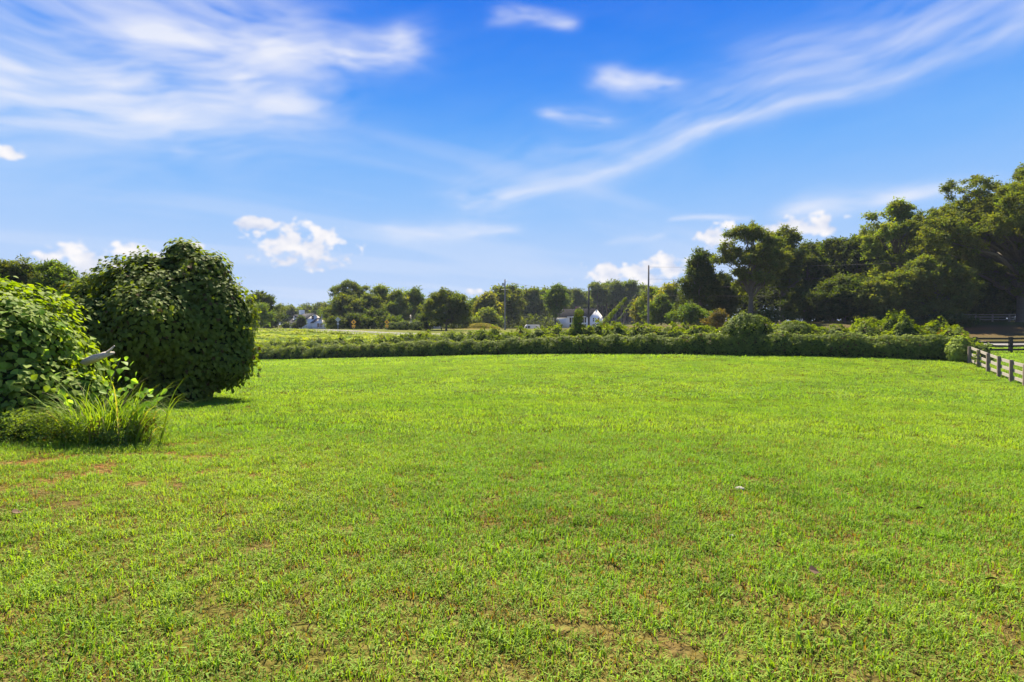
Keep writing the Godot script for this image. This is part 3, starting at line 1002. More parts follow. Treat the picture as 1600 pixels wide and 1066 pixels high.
func tree(px: float, d: float, top_py: float, w_px: float, style: String, tint: String, label: String, group := "", called := "tree", leaf := 1.0) -> void:
	var r := RandomNumberGenerator.new()
	r.seed = int(px * 31 + d * 7 + top_py)
	var at := P(px, d)
	var H := lift(top_py, d) - at.y
	var W := w_px / 888.0 * d * 0.5
	var o := thing(called, label, "shrub" if style == "bush" else "tree", at, 0, group)
	var c0 := 0.2
	var nl := 34
	var lr0 := 0.2
	var lr1 := 0.34
	var dens := 1.0
	match style:
		"round": c0 = -0.02
		"oval":
			c0 = 0.24
			nl = 34
		"column", "cone": c0 = 0.02
		"dense":
			c0 = 0.0
			nl = 40
		"oak":
			c0 = 0.12
			nl = 90
			dens = 0.8
			lr0 = 0.13
			lr1 = 0.24
		"open":
			c0 = 0.2
			nl = 34
			lr0 = 0.15
			lr1 = 0.26
		"pine":
			c0 = 0.42
			nl = 20
			lr0 = 0.22
			lr1 = 0.36
		"bush":
			c0 = -0.1
			nl = 12
	var cy := H * (1.0 + c0) * 0.5
	var ry := H * (1.0 - c0) * 0.5
	var tr := maxf(0.1, H * (0.022 if style != "oak" else 0.032))
	var st := begin(false)
	var lean := Vector3(r.randfn() * 0.03 * H, 0, r.randfn() * 0.02 * H)
	var ttop := H * (0.92 if style == "pine" else 0.6 if style in ["oak", "open", "oval"] else 0.5)
	var spine := [Vector3(0, -0.4, 0), Vector3(0, 0.02 * H, 0), lean * 0.3 + Vector3(0, H * 0.2, 0), lean * 0.7 + Vector3(0, lerpf(H * 0.2, ttop, 0.5), 0), lean + Vector3(0, ttop, 0)]
	tube(st, spine, [tr * 1.7, tr * 1.25, tr, tr * 0.75, tr * 0.3], 8, 0.06)
	var bufs := [PackedFloat32Array(), PackedFloat32Array(), PackedFloat32Array()]
	var col: Array = TINT[tint]
	var cr := clampf(d * 0.0058, 0.28, 1.3) * leaf
	for k in nl:
		var lr := r.randf_range(lr0, lr1)
		var u := Vector3(r.randfn(), r.randfn(), r.randfn()).normalized() * pow(r.randf(), 0.3)
		if k == 0:
			u = Vector3(0.05, 1, 0)
			lr = maxf(lr, 0.3)
		if k > 2 and k < 6 and style != "pine": u = Vector3(r.randfn() * 0.4, 1, r.randfn() * 0.4).normalized()
		if k == 1: u = Vector3(1, 0.1, 0.1)
		if k == 2: u = Vector3(-1, 0.05, 0.1)
		if style == "pine": u.y = r.randf_range(-1, 1) if k else 1.0
		var wid := 1.0
		if style == "pine": wid = 1.0 - 0.35 * absf(u.y)
		if style == "cone": wid = 1.0 - 0.42 * (u.y + 1.0)
		if style == "dense" or style == "column": wid = 1.0 if u.y < 0.3 else 1.0 - 0.25 * (u.y - 0.3)
		var p := Vector3(u.x * W * (1.0 - lr) * wid, cy + u.y * ry * (1.0 - lr), u.z * W * (1.0 - lr) * wid)
		var flat_ := 0.75 if style in ["oak", "open"] else 0.6 if style == "pine" else 0.95
		var ax := Vector3(W * lr, minf(ry, W * 1.3) * lr * flat_, W * lr)
		if style == "pine": ax = Vector3(W * lr * 1.2, W * lr * 0.85, W * lr * 1.2)
		# limb
		var f0 := clampf((p.y - H * 0.12) / H * 0.75, 0.12, 0.62)
		if style == "pine": f0 = clampf(p.y / H - 0.03, 0.3, 0.9)
		var b0 := lean * f0 + Vector3(0, H * f0, 0)
		var mid := b0.lerp(p, 0.5) + Vector3(r.randfn(), r.randf() * 1.2, r.randfn()) * 0.05 * H
		if style != "bush": tube(st, [b0, mid, p], [tr * 0.42, tr * 0.26, tr * 0.08], 5)
		# leaf sprays over the lobe, mostly on its outside
		var n := int(clampf(4.6 * (ax.x * ax.x + 2.0 * ax.x * ax.y) / (cr * cr), 10, 420) * dens)
		var subs: Array[Vector3] = []
		for i in maxi(4, n / 9):
			var v := Vector3(r.randfn(), r.randfn(), r.randfn()).normalized()
			if v.y < -0.2 and r.randf() < 0.6: v.y = -v.y
			subs.append(p + Vector3(v.x * ax.x, v.y * ax.y, v.z * ax.z) * r.randf_range(0.6, 1.15))
		for i in n:
			var q := subs[i % subs.size()] + Vector3(r.randfn(), r.randfn() * 0.6, r.randfn()) * cr * 0.62
			if q.y < 0.1: continue
			var t := r.randf_range(0.75, 1.3)
			var warm := r.randf_range(0.85, 1.25)
			var b := Basis.from_euler(Vector3(r.randfn() * 0.5, r.randf() * TAU, r.randfn() * 0.5)) * (cr * r.randf_range(0.75, 1.35))
			put(bufs[i % 3], b, q, Color(col[0] * t * warm, col[1] * t, col[2] * t))
	part("trunk", done(st), M.bark if style != "pine" else M.pinebark, o)
	for j in 3:
		many("crown" if style != "bush" else "foliage", M.leaves[j], M.tree_leaf, bufs[j], o)

func make_trees() -> void:
	var woods := "dark trees of the wood on the bank beyond the road"
	# beyond the road, in front of the woods
	tree(1600, 84, 256, 345, "oak", "olive", "huge spreading oak with a thick pale trunk at the edge of the picture", "", "oak_tree", 0.9)
	tree(1395, 96, 314, 110, "open", "lime", "tall light green tree rising behind the spreading oak", "", "broadleaf_tree", 1.0)
	tree(1172, 92, 350, 120, "open", "olive", "open crowned tree with visible forked trunk and sky between its limbs", "", "broadleaf_tree", 0.9)
	tree(1092, 96, 386, 66, "dense", "dark", "dense dark ivy-clad tree at the near end of the roadside wood", "", "broadleaf_tree")
	tree(1222, 99, 357, 80, "oval", "olive", "olive green tree against a white cloud beside the open crowned tree", "", "broadleaf_tree")
	tree(1128, 102, 430, 60, "dense", "dark", "lower dark tree filling the gap beside the ivy-clad tree", "", "broadleaf_tree")
	for q: Array in [[1262, 104, 372, 70], [1300, 107, 366, 72], [1338, 104, 362, 76], [1370, 112, 352, 76], [1420, 112, 365, 84], [1280, 118, 378, 80], [1320, 122, 372, 90], [1240, 118, 390, 80], [1460, 110, 340, 90], [1180, 118, 420, 80], [1500, 112, 330, 100], [1550, 118, 330, 110]]:
		tree(q[0], q[1], q[2], q[3], "dense" if int(q[0]) % 40 else "round", "dark", "tall dark evergreen standing among others in the wood beyond the road", woods, "evergreen_tree")
	tree(1320, 88, 432, 130, "dense", "dark", "broad low dark tree bending over the bank below the tall evergreens", "", "broadleaf_tree")
	tree(1392, 84, 428, 120, "round", "olive", "low leafy tree with layered branches under the light green tree", "", "broadleaf_tree")
	tree(1462, 82, 400, 130, "round", "olive", "drooping leafy tree tucked under the flank of the spreading oak", "", "broadleaf_tree")
	tree(1530, 90, 420, 130, "round", "dark", "shaded tree behind the lower limbs of the spreading oak", "", "broadleaf_tree")
	for q: Array in [[1290, 474], [1350, 470], [1420, 478], [1500, 474], [1580, 470], [1650, 466]]:
		tree(q[0], 108, q[1], 130, "bush", "dark", "black-green thicket in the deep shade of the roadside wood", "thickets in the shade of the roadside wood", "thicket")
	tree(1440, 104, 345, 110, "dense", "olive", "full leafy tree filling the gap behind the flank of the spreading oak", "", "broadleaf_tree")
	tree(1256, 92, 450, 70, "bush", "dark", "dark rounded thicket behind the grey shed", "", "shrub")
	tree(1122, 76, 489, 44, "bush", "brown", "dull brownish shrub behind the hedge, left of the tall kudzu dome", "", "shrub")
	tree(1080, 84, 478, 70, "bush", "mid", "soft green shrub at the foot of the ivy-clad tree", "", "shrub")
	tree(1205, 86, 488, 70, "bush", "dark", "low dark shrub spreading under the open crowned tree", "", "shrub")
	tree(1480, 78, 494, 90, "bush", "dark", "low shaded shrub at the lip of the bank under the oak", "", "shrub")
	tree(1390, 80, 494, 90, "bush", "dark", "low shaded shrub at the lip of the bank under the layered tree", "", "shrub")
	# pines and broadleaves behind the two-storey white house
	var pines := "pines of the wood behind the two-storey white house"
	for q: Array in [[905, 255, 452, 30], [934, 262, 441, 34], [948, 268, 438, 30], [962, 258, 440, 34], [976, 268, 441, 30], [990, 258, 439, 36], [1003, 266, 446, 30], [918, 285, 455, 26], [942, 285, 446, 30], [956, 290, 446, 30], [970, 290, 446, 30], [984, 290, 447, 30], [884, 262, 449, 26], [893, 284, 456, 22], [1016, 275, 450, 30]]:
		tree(q[0], q[1], q[2], q[3], "pine", "pine", "tall bare-stemmed pine in the wood behind the two-storey white house", pines, "pine_tree", 0.85)
	tree(868, 170, 445, 40, "oval", "mid", "slim oval-crowned tree with a clear dark trunk beside the two-storey white house", "", "broadleaf_tree", 0.9)
	tree(1020, 135, 448, 44, "round", "lime", "sunlit yellow-green tree beside the tall pale utility pole", "", "broadleaf_tree")
	tree(1046, 128, 444, 50, "dense", "yellow", "yellow-topped tree next to the ivy-clad tree", "", "broadleaf_tree")
	tree(1033, 120, 462, 40, "dense", "mid", "green vine-hung tree standing before the yellow-topped tree", "", "broadleaf_tree")
	tree(1002, 150, 468, 30, "round", "yellow", "small yellowish tree at the edge of the pine wood", "", "broadleaf_tree")
	# middle: behind the trailer and the pole
	tree(832, 230, 450, 44, "round", "olive", "olive crowned tree on bare trunks behind the white travel trailer", "", "broadleaf_tree")
	tree(815, 235, 454, 34, "oval", "mid", "narrow crowned tree on a bare trunk behind the nose of the travel trailer", "", "broadleaf_tree")
	tree(850, 240, 455, 34, "oval", "olive", "tree on a bare trunk behind the tail of the travel trailer", "", "broadleaf_tree")
	tree(790, 190, 445, 62, "dense", "olive", "big rounded tree behind the utility pole with cross pieces", "", "broadleaf_tree")
	tree(762, 180, 457, 44, "round", "yellow", "sunlit yellow-green tree above the straw-coloured mound", "", "broadleaf_tree")
	tree(742, 190, 466, 30, "round", "mid", "soft green tree between the dark roadside oak and the sunlit tree", "", "broadleaf_tree")
	tree(765, 172, 484, 40, "bush", "lime", "pale leafy shrub overhanging the parked car on the mound", "", "shrub")
	tree(722, 160, 490, 40, "bush", "olive", "tangled grey-green shrub beside the dark roadside oak", "", "shrub")
	# across the road
	tree(697, 125, 453, 82, "round", "olive", "dark roadside oak with a ragged crown in front of the purple-roofed house", "", "oak_tree", 0.8)
	tree(672, 132, 486, 50, "round", "dark", "low skirt of dark branches beside the roadside oak", "", "broadleaf_tree")
	tree(548, 168, 442, 65, "pine", "pine", "tall pine with an open flat-topped crown behind the gold diamond signs", "", "pine_tree", 0.6)
	tree(537, 150, 462, 57, "dense", "olive", "dark bushy tree at the foot of the flat-topped pine", "", "broadleaf_tree", 0.8)
	tree(522, 160, 468, 38, "round", "mid", "light green tree behind the grey-backed diamond sign", "", "broadleaf_tree", 0.8)
	tree(596, 160, 447, 42, "oval", "lime", "pale green tree with a pointed top behind the second gold sign", "", "broadleaf_tree", 0.8)
	tree(575, 152, 462, 62, "dense", "olive", "brownish rounded tree between the flat-topped pine and the pointed tree", "", "broadleaf_tree", 0.8)
	tree(622, 158, 455, 50, "round", "lime", "sunlit leafy tree left of the purple-roofed house", "", "broadleaf_tree", 0.8)
	tree(646, 162, 452, 40, "oval", "mid", "thin-crowned tree touching the purple roof", "", "broadleaf_tree", 0.8)
	tree(585, 142, 486, 75, "bush", "dark", "dark thicket behind the roadside between the two gold signs", "", "shrub")
	tree(548, 138, 492, 62, "bush", "dark", "brownish thicket behind the first gold sign", "", "shrub")
	tree(524, 150, 500, 30, "bush", "lime", "low bright shrub beside the white cottage gable", "", "shrub")
	# by the cottage
	tree(412, 150, 457, 62, "round", "dark", "large dark round-headed tree beside the white cottage", "", "broadleaf_tree", 0.9)
	tree(407, 138, 475, 46, "bush", "mid", "round grey-green shrub below the large tree by the cottage", "", "shrub")
	tree(422, 165, 484, 24, "round", "dark", "small dark tree against the cottage porch end", "", "broadleaf_tree")
	for q: Array in [[455, 300, 480, 40], [480, 310, 478, 44], [505, 290, 474, 40], [440, 320, 478, 40], [730, 300, 474, 44], [860, 320, 462, 40], [1060, 320, 462, 60], [670, 300, 470, 40], [560, 300, 468, 60], [615, 300, 466, 60], [800, 320, 464, 60]]:
		tree(q[0], q[1], q[2], q[3], "dense", "olive", "hazy tree of the distant treeline behind the houses", "trees of the distant treeline", "distant_tree")
	# behind the kudzu bushes
	tree(20, 46, 402, 130, "round", "olive", "brownish green tree above the sunlit kudzu bush", "", "broadleaf_tree", 0.9)
	tree(78, 43, 408, 120, "round", "mid", "yellow-green tree between the kudzu bush and the kudzu covered tree", "", "broadleaf_tree", 0.9)
	tree(128, 45, 425, 90, "round", "olive", "olive tree peeping over the shoulder of the kudzu covered tree", "", "broadleaf_tree", 0.9)
	tree(-60, 44, 410, 140, "round", "mid", "broad tree at the edge of the picture above the kudzu bush", "", "broadleaf_tree", 0.9)
	tree(100, 36, 500, 130, "bush", "dark", "dark shrub deep between the two kudzu masses", "", "shrub")

func make_undergrowth() -> void:
	var r := RandomNumberGenerator.new()
	r.seed = 91
	var bufs := [PackedFloat32Array(), PackedFloat32Array(), PackedFloat32Array()]
	for i in 14000:
		var px: float
		var d: float
		var hgt: float
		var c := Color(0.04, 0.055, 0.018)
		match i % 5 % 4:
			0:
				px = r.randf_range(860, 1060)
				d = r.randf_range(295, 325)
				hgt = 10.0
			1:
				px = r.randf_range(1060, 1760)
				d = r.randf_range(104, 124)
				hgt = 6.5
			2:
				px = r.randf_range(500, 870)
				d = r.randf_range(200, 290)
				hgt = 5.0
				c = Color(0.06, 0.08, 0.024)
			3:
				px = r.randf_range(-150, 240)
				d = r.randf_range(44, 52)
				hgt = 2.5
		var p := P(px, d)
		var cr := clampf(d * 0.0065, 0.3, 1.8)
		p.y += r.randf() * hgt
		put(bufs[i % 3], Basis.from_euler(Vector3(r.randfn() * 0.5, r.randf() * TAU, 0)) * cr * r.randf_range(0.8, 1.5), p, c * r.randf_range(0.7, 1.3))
	var root := Node3D.new()
	root.name = "undergrowth"
	meta(root, "dark undergrowth between the tree trunks of the woods", "", "", "stuff")
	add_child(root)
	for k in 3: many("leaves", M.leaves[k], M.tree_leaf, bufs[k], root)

# ------------------------------------------------------------------ tall grass and weeds beside the kudzu bush
func make_tall_grass() -> void:
	var r := RandomNumberGenerator.new()
	r.seed = 55
	var d := 8.5
	var o := thing("tall_grass_clump", "clump of tall arching bright green grass beside the kudzu bush", "grass clump", P(150, d))
	var st := begin()
	for i in 620:
		var a := r.randf() * TAU
		var rad := sqrt(r.randf())
		var base := Vector3(cos(a) * rad * 0.58 + 0.08, 0, sin(a) * rad * 0.3)
		if i > 520: base += Vector3(0.42, 0, 0.1)
		var yaw := atan2(base.z, base.x * 0.7) + r.randfn() * 0.6
		var dir := Vector3(cos(yaw), 0, sin(yaw))
		var side := Vector3(-dir.z, 0, dir.x) * r.randf_range(0.005, 0.011)
		var L := r.randf_range(0.4, 1.3)
		var tilt := r.randf_range(0.0, 0.45)
		var bend := r.randf_range(0.15, 0.55)
		var p := base
		var c := Color(0.1, 0.19, 0.025).lerp(Color(0.24, 0.33, 0.05), r.randf())
		if r.randf() < 0.08: c = Color(0.34, 0.29, 0.16)
		st.set_color(c)
		var prev := p
		var segs := 6
		for k in segs:
			var w0 := 1.0 - pow(float(k) / segs, 2.0)
			var w1 := 1.0 - pow(float(k + 1) / segs, 2.0)
			var q := prev + (Vector3.UP * cos(tilt) + dir * sin(tilt)) * L / segs
			tri(st, prev - side * w0, q - side * w1, prev + side * w0)
			if w1 > 0.01: tri(st, prev + side * w0, q - side * w1, q + side * w1)
			prev = q
			tilt += bend * (0.4 + k * 0.28)
	var m := part("blades", done(st), M.grass, o)
	m.set_meta("kind", "stuff")

	var w := thing("weed_patch", "patch of fine-leaved low weeds in front of the sunlit kudzu bush", "weeds", P(60, 8.4))
	var bufs := [PackedFloat32Array(), PackedFloat32Array(), PackedFloat32Array()]
	for i in 1500:
		var x := r.randf_range(-1.9, 1.5)
		var z := r.randf_range(-0.7, 0.42)
		var hh := (0.42 + 0.22 * n1.get_noise_2d(x * 40.0, z * 40.0)) * smoothstep(-0.5, 0.25, 0.42 - z) * (1.0 - 0.35 * smoothstep(0.3, 1.5, x))
		var y := hh * sqrt(r.randf())
		var c := Color(0.11, 0.19, 0.055).lerp(Color(0.24, 0.32, 0.08), r.randf())
		if n2.get_noise_2d(x * 50.0, z * 50.0) > 0.32: c = Color(0.13, 0.085, 0.05)
		var wx := w.position.x + x
		var wd := -w.position.z - z
		put(bufs[i % 3], Basis.from_euler(Vector3(r.randfn() * 0.4, r.randf() * TAU, r.randfn() * 0.4)) * r.randf_range(0.06, 0.12), Vector3(x, h(wx, wd) - w.position.y + y, z), c)
	for k in 3: many("foliage", M.fine[k], M.kudzu, bufs[k], w)

	# pale dead limb poking out between the two kudzu masses
	st = begin(false)
	tube(st, [Vector3(-0.5, -0.12, -0.2), Vector3(-0.16, -0.03, 0.0), Vector3(0.02, 0.02, 0.03), Vector3(0.13, 0.05, -0.02)], [0.07, 0.062, 0.05, 0.015], 8, 0.22)
	tube(st, [Vector3(-0.05, 0.0, 0), Vector3(0.12, 0.1, 0.06), Vector3(0.2, 0.17, 0.08)], [0.03, 0.02, 0.01], 6, 0.1)
	var b := P(165, 9.6)
	b.y = lift(556, 9.6)
	top("dead_branch", done(st), M.deadwood, "pale broken dead branch sticking out of the kudzu bush", "branch", Transform3D(Basis(), b))
	# a twig with fresh leaves above the grass clump
	for q: Array in [[176, 562, 9.4, "leafy sprig reaching out beside the pale dead branch"], [214, 618, 8.6, "small yellow-green sapling at the side of the tall grass clump"]]:
		var sp := thing("sprig", q[3], "sprig", P(q[0], q[2]))
		var y := lift(q[1], q[2]) - sp.position.y
		var s2 := begin(false)
		tube(s2, [Vector3(-0.25, -0.05, 0), Vector3(-0.1, y * 0.6, 0), Vector3(0.15, y, 0.05)], [0.012, 0.009, 0.004], 5)
		part("stem", done(s2), M.bark, sp)
		for i in 26:
			var f := r.randf_range(0.5, 1.1)
			var at := Vector3(lerpf(-0.15, 0.2, f), y * f, r.randfn() * 0.05) + Vector3(r.randfn() * 0.09, r.randfn() * 0.05, r.randfn() * 0.07)
			var lf := part("leaf", M.leaf1, M.leaf_green, sp, Transform3D(leaf_basis(Vector3(r.randfn(), 0.6, 1).normalized(), 0.5, r, r.randf_range(0.08, 0.14)), at))

# ------------------------------------------------------------------ fences
func make_fences() -> void:
	# the weathered fence down the side of the field
	var o := thing("paddock_fence", "weathered grey three-board fence running down the side of the field", "fence")
	var a := fpc
	var dir := Vector2(-4.7, -9.4).normalized()
	var r := RandomNumberGenerator.new()
	r.seed = 12
	var pts: Array[Vector3] = []
	for i in 15:
		var q := a + dir * (0.1 + i * 2.1)
		pts.append(Vector3(q.x, h(q.x, q.y), -q.y))
	var out := Vector3(-dir.y, 0, -dir.x)   # towards the field
	out = -out if out.x > 0 else out
	for i in pts.size():
		var st := begin()
		var hh := 1.2 + r.randf_range(-0.05, 0.05)
		var w := 0.075
		box(st, Vector3(-w, -0.3, -w), Vector3(w, hh, w))
		part("post", done(st), M.post, o, Transform3D(Basis(Vector3.UP, atan2(out.x, out.z)) * Basis(Vector3.FORWARD, r.randfn() * 0.015), pts[i] + out * 0.05))
	for i in pts.size() - 1:
		for k in 3:
			var y := 0.25 + 0.4 * k
			part("board", M.rail, M.pale_board, o, along(pts[i] - out * 0.04 + Vector3.UP * (y + r.randfn() * 0.012), pts[i + 1] - out * 0.04 + Vector3.UP * (y + r.randfn() * 0.012)))
	# vine that climbs its third post
	var v := thing("climbing_vine", "young yellow-green vine climbing a post of the weathered board fence", "vine", pts[2] + out * 0.12)
	var buf := PackedFloat32Array()
	for i in 46:
		var y := r.randf_range(0.0, 1.1)
		put(buf, leaf_basis((out + Vector3(r.randfn(), 0.2, r.randfn()) * 0.7).normalized(), 0.6, r, r.randf_range(0.1, 0.2)), Vector3(r.randfn() * 0.1, y, r.randfn() * 0.1), Color(0.17, 0.23, 0.04))
	many("foliage", M.leaf[0], M.kudzu, buf, v)
	# the black roadside fence
	o = thing("black_fence", "black four-board fence between the paddock and the road", "fence")
	var prev := Vector3.ZERO
	for i in 10:
		var x := 32.5 + i * 3.3
		var d := 52.0 + (i - 3) * 0.05
		var p := Vector3(x, h(x, d), -d)
		part("post", box_mesh(Vector3(-0.14, -0.3, -0.1), Vector3(0.14, 1.42, 0.1)), M.black, o, Transform3D(Basis(), p))
		if i:
			for k in 4:
				part("board", M.rail, M.black, o, along(prev + Vector3(0, 0.24 + k * 0.34, 0.12), p + Vector3(0, 0.24 + k * 0.34, 0.12)))
		prev = p
	# the grey fence up under the oak
	o = thing("grey_rail_fence", "grey rail fence on the bank behind the oak trunk", "fence")
	for i in 8:
		var x := 64.0 + i * 2.6
		var d := 88.0
		var p := Vector3(x, h(x, d), -d)
		part("post", box_mesh(Vector3(-0.08, -0.3, -0.08), Vector3(0.08, 1.25, 0.08)), M.board, o, Transform3D(Basis(), p))
		if i:
			for k in 3:
				part("rail", M.rail, M.board, o, along(prev + Vector3(0, 0.35 + k * 0.38, 0.1), p + Vector3(0, 0.35 + k * 0.38, 0.1)))
		prev = p

# ------------------------------------------------------------------ poles, wires, signs
func wire(a: Vector3, b: Vector3, sag: float, label: String, group := "") -> void:
	var pts := []
	var rad := []
	for i in 13:
		var f := i / 12.0
		pts.append(a.lerp(b, f) + Vector3.DOWN * sag * 4.0 * f * (1.0 - f))
		rad.append(0.016)
	var st := begin(false)
	tube(st, pts, rad, 4)
	top("overhead_wire", done(st), M.wire, label, "wire", Transform3D(), group)

func pole(px: float, d: float, top_py: float, mat: Material, label: String, arms: int) -> Vector3:
	var o := thing("utility_pole", label, "utility pole", P(px, d))
	var H := lift(top_py, d) - o.position.y
	var st := begin(false)
	tube(st, [Vector3(0, -0.5, 0), Vector3(0, H * 0.5, 0), Vector3(0, H, 0)], [0.27, 0.25, 0.22] if arms == 0 and d > 120 else [0.19, 0.165, 0.13], 10)
	part("pole", done(st), mat, o)
	if arms:
		part("transformer", box_mesh(Vector3(-0.62, H - 1.35, -0.16), Vector3(-0.16, H - 0.75, 0.16)), M.metal, o)
		for k in 1:
			st = begin(false)
			tube(st, [Vector3(-0.75 + 0.2 * k, H - 2.1 - k * 0.9, 0), Vector3(0.75 - 0.2 * k, H - 2.1 - k * 0.9, 0)], [0.05, 0.05], 6)
			part("bracket", done(st), M.metal, o)
	for k in 2:
		st = begin(false)
		tube(st, [Vector3(0.12, H - 0.3 - k * 1.1, 0), Vector3(0.28, H - 0.25 - k * 1.1, 0)], [0.05, 0.04], 6)
		part("insulator", done(st), M.metal, o)
	return o.position + Vector3(0, H, 0)

func make_poles() -> void:
	var a := pole(789, 120, 437, M.polewood, "weathered utility pole with a transformer beside the rounded tree", 1)
	var b := pole(920, 150, 450, M.darkpole, "dark tarred utility pole in front of the two-storey white house", 0)
	var c := pole(1013, 100, 415, M.polewood, "tall pale grey utility pole standing against the cloud", 0)
	var far := Vector3(108, 14.5, -78)
	wire(c + Vector3(0, -0.3, 0), far, 1.3, "highest overhead wire crossing in front of the dark roadside wood")
	wire(c + Vector3(0, -2.4, 0), far + Vector3(0, -2.4, 0), 1.2, "second overhead wire crossing in front of the dark roadside wood")
	wire(c + Vector3(0, -3.6, 0), far + Vector3(0, -3.9, 0), 1.2, "third overhead wire crossing in front of the dark roadside wood")
	wire(c + Vector3(0, -5.2, 0), far + Vector3(0, -5.6, 0), 1.1, "lowest overhead wire crossing in front of the dark roadside wood")
	wire(a + Vector3(0, -0.3, 0), b + Vector3(0, -0.3, 0), 0.8, "thin wire strung from the transformer pole to the dark tarred pole")
	# yard light by the cottage
	var o := thing("yard_light_pole", "thin yard light pole beside the gable of the white cottage", "light pole", P(503, 175))
	var H := lift(486, 175) - o.position.y
	var st := begin(false)
	tube(st, [Vector3(0, -0.3, 0), Vector3(0, H, 0)], [0.1, 0.07], 8)
	part("pole", done(st), M.metal, o)
	part("lamp_head", box_mesh(Vector3(-0.35, H - 0.1, -0.2), Vector3(0.25, H + 0.25, 0.2)), M.metal, o)
	# diamond signs
	for q: Array in [[552.5, 112, 0, "first gold diamond warning sign with a black cross, nearer the cottage"], [604.5, 116, 0, "second gold diamond warning sign with a black cross, before the kudzu mounds"], [528, 108, 1, "grey-backed diamond road sign facing away, beside the cottage"]]:
		make_sign(q[0], q[1], q[2] == 1, q[3])

func make_sign(px: float, d: float, back: bool, label: String) -> void:
	var o := thing("road_sign", label, "road sign", P(px, d))
	var base := o.position.y
	var cy := lift(503.5 if not back else 499.5, d) - base
	var s := 0.52
	part("post", box_mesh(Vector3(-0.04, -0.3, -0.05), Vector3(0.04, cy + 0.3, -0.012)), M.metal, o)
	var st := begin()
	prism(st, PackedVector2Array([Vector2(0, cy - s), Vector2(s, cy), Vector2(0, cy + s), Vector2(-s, cy)]), -0.01, 0.01)
	part("diamond_plate", done(st), M.signback if back else M.gold, o)
	if not back:
		st = begin()
		prism(st, PackedVector2Array([Vector2(-0.06, cy - 0.27), Vector2(0.06, cy - 0.27), Vector2(0.06, cy - 0.06), Vector2(0.25, cy - 0.06), Vector2(0.25, cy + 0.06), Vector2(0.06, cy + 0.06), Vector2(0.06, cy + 0.27), Vector2(-0.06, cy + 0.27), Vector2(-0.06, cy + 0.06), Vector2(-0.25, cy + 0.06), Vector2(-0.25, cy - 0.06), Vector2(-0.06, cy - 0.06)]), 0.011, 0.016)
		part("cross_symbol", done(st), M.signblack, o)
		part("upper_plaque", box_mesh(Vector3(-0.36, cy - 0.86, -0.01), Vector3(0.36, cy - 0.56, 0.01)), M.gold, o)
		part("lower_plaque", box_mesh(Vector3(-0.24, cy - 1.2, -0.01), Vector3(0.24, cy - 0.88, 0.01)), M.gold, o)
		part("plaque_legend", box_mesh(Vector3(-0.12, cy - 1.12, 0.011), Vector3(0.12, cy - 0.96, 0.016)), M.signblack, o)
	else:
		part("round_plate", box_mesh(Vector3(-0.2, cy - 0.98, -0.01), Vector3(0.2, cy - 0.6, 0.01)), M.signback, o)

# ------------------------------------------------------------------ buildings
func window_into(o: Node, at: Transform3D, w: float, hh: float) -> void:
	var st := begin()
	var f := 0.07
	box(st, Vector3(-w / 2 - f, -f, -0.02), Vector3(-w / 2, hh + f, 0.05), Transform3D())
	box(st, Vector3(w / 2, -f, -0.02), Vector3(w / 2 + f, hh + f, 0.05))
	box(st, Vector3(-w / 2, -f, -0.02), Vector3(w / 2, 0, 0.07))
	box(st, Vector3(-w / 2, hh, -0.02), Vector3(w / 2, hh + f, 0.05))
	box(st, Vector3(-w / 2, hh * 0.5 - 0.025, -0.02), Vector3(w / 2, hh * 0.5 + 0.025, 0.04))
	var win := part("window", done(st), M.trim, o, at)
	part("pane", box_mesh(Vector3(-w / 2, 0, -0.03), Vector3(w / 2, hh, 0.015)), M.glass, win)

func gable_block(L: float, D: float, eave: float, peak: float) -> ArrayMesh:
	# length along x, gables at both ends
	var st := begin()
	var t := Transform3D(Basis(Vector3.UP, PI / 2), Vector3.ZERO)
	var s2 := begin()
	prism(s2, PackedVector2Array([Vector2(-D / 2, -0.4), Vector2(D / 2, -0.4), Vector2(D / 2, eave), Vector2(0, peak), Vector2(-D / 2, eave)]), -L / 2, L / 2)
	st.append_from(s2.commit(), 0, t)
	return done(st)

func gable_roof(L: float, D: float, eave: float, peak: float, over := 0.35, th := 0.16) -> ArrayMesh:
	var slope := (peak - eave) / (D / 2)
	var ex := D / 2 + over
	var ye := eave - over * slope
	var s2 := begin()
	prism(s2, PackedVector2Array([Vector2(-ex, ye + 0.01), Vector2(0, peak + 0.01), Vector2(ex, ye + 0.01), Vector2(ex, ye + th), Vector2(0, peak + th), Vector2(-ex, ye + th)]), -L / 2 - over, L / 2 + over)
	var st := begin()
	st.append_from(s2.commit(), 0, Transform3D(Basis(Vector3.UP, PI / 2), Vector3.ZERO))
	return done(st)

func face(x: float, y: float, z: float, turn: float) -> Transform3D:
	return Transform3D(Basis(Vector3.UP, turn), Vector3(x, y, z))

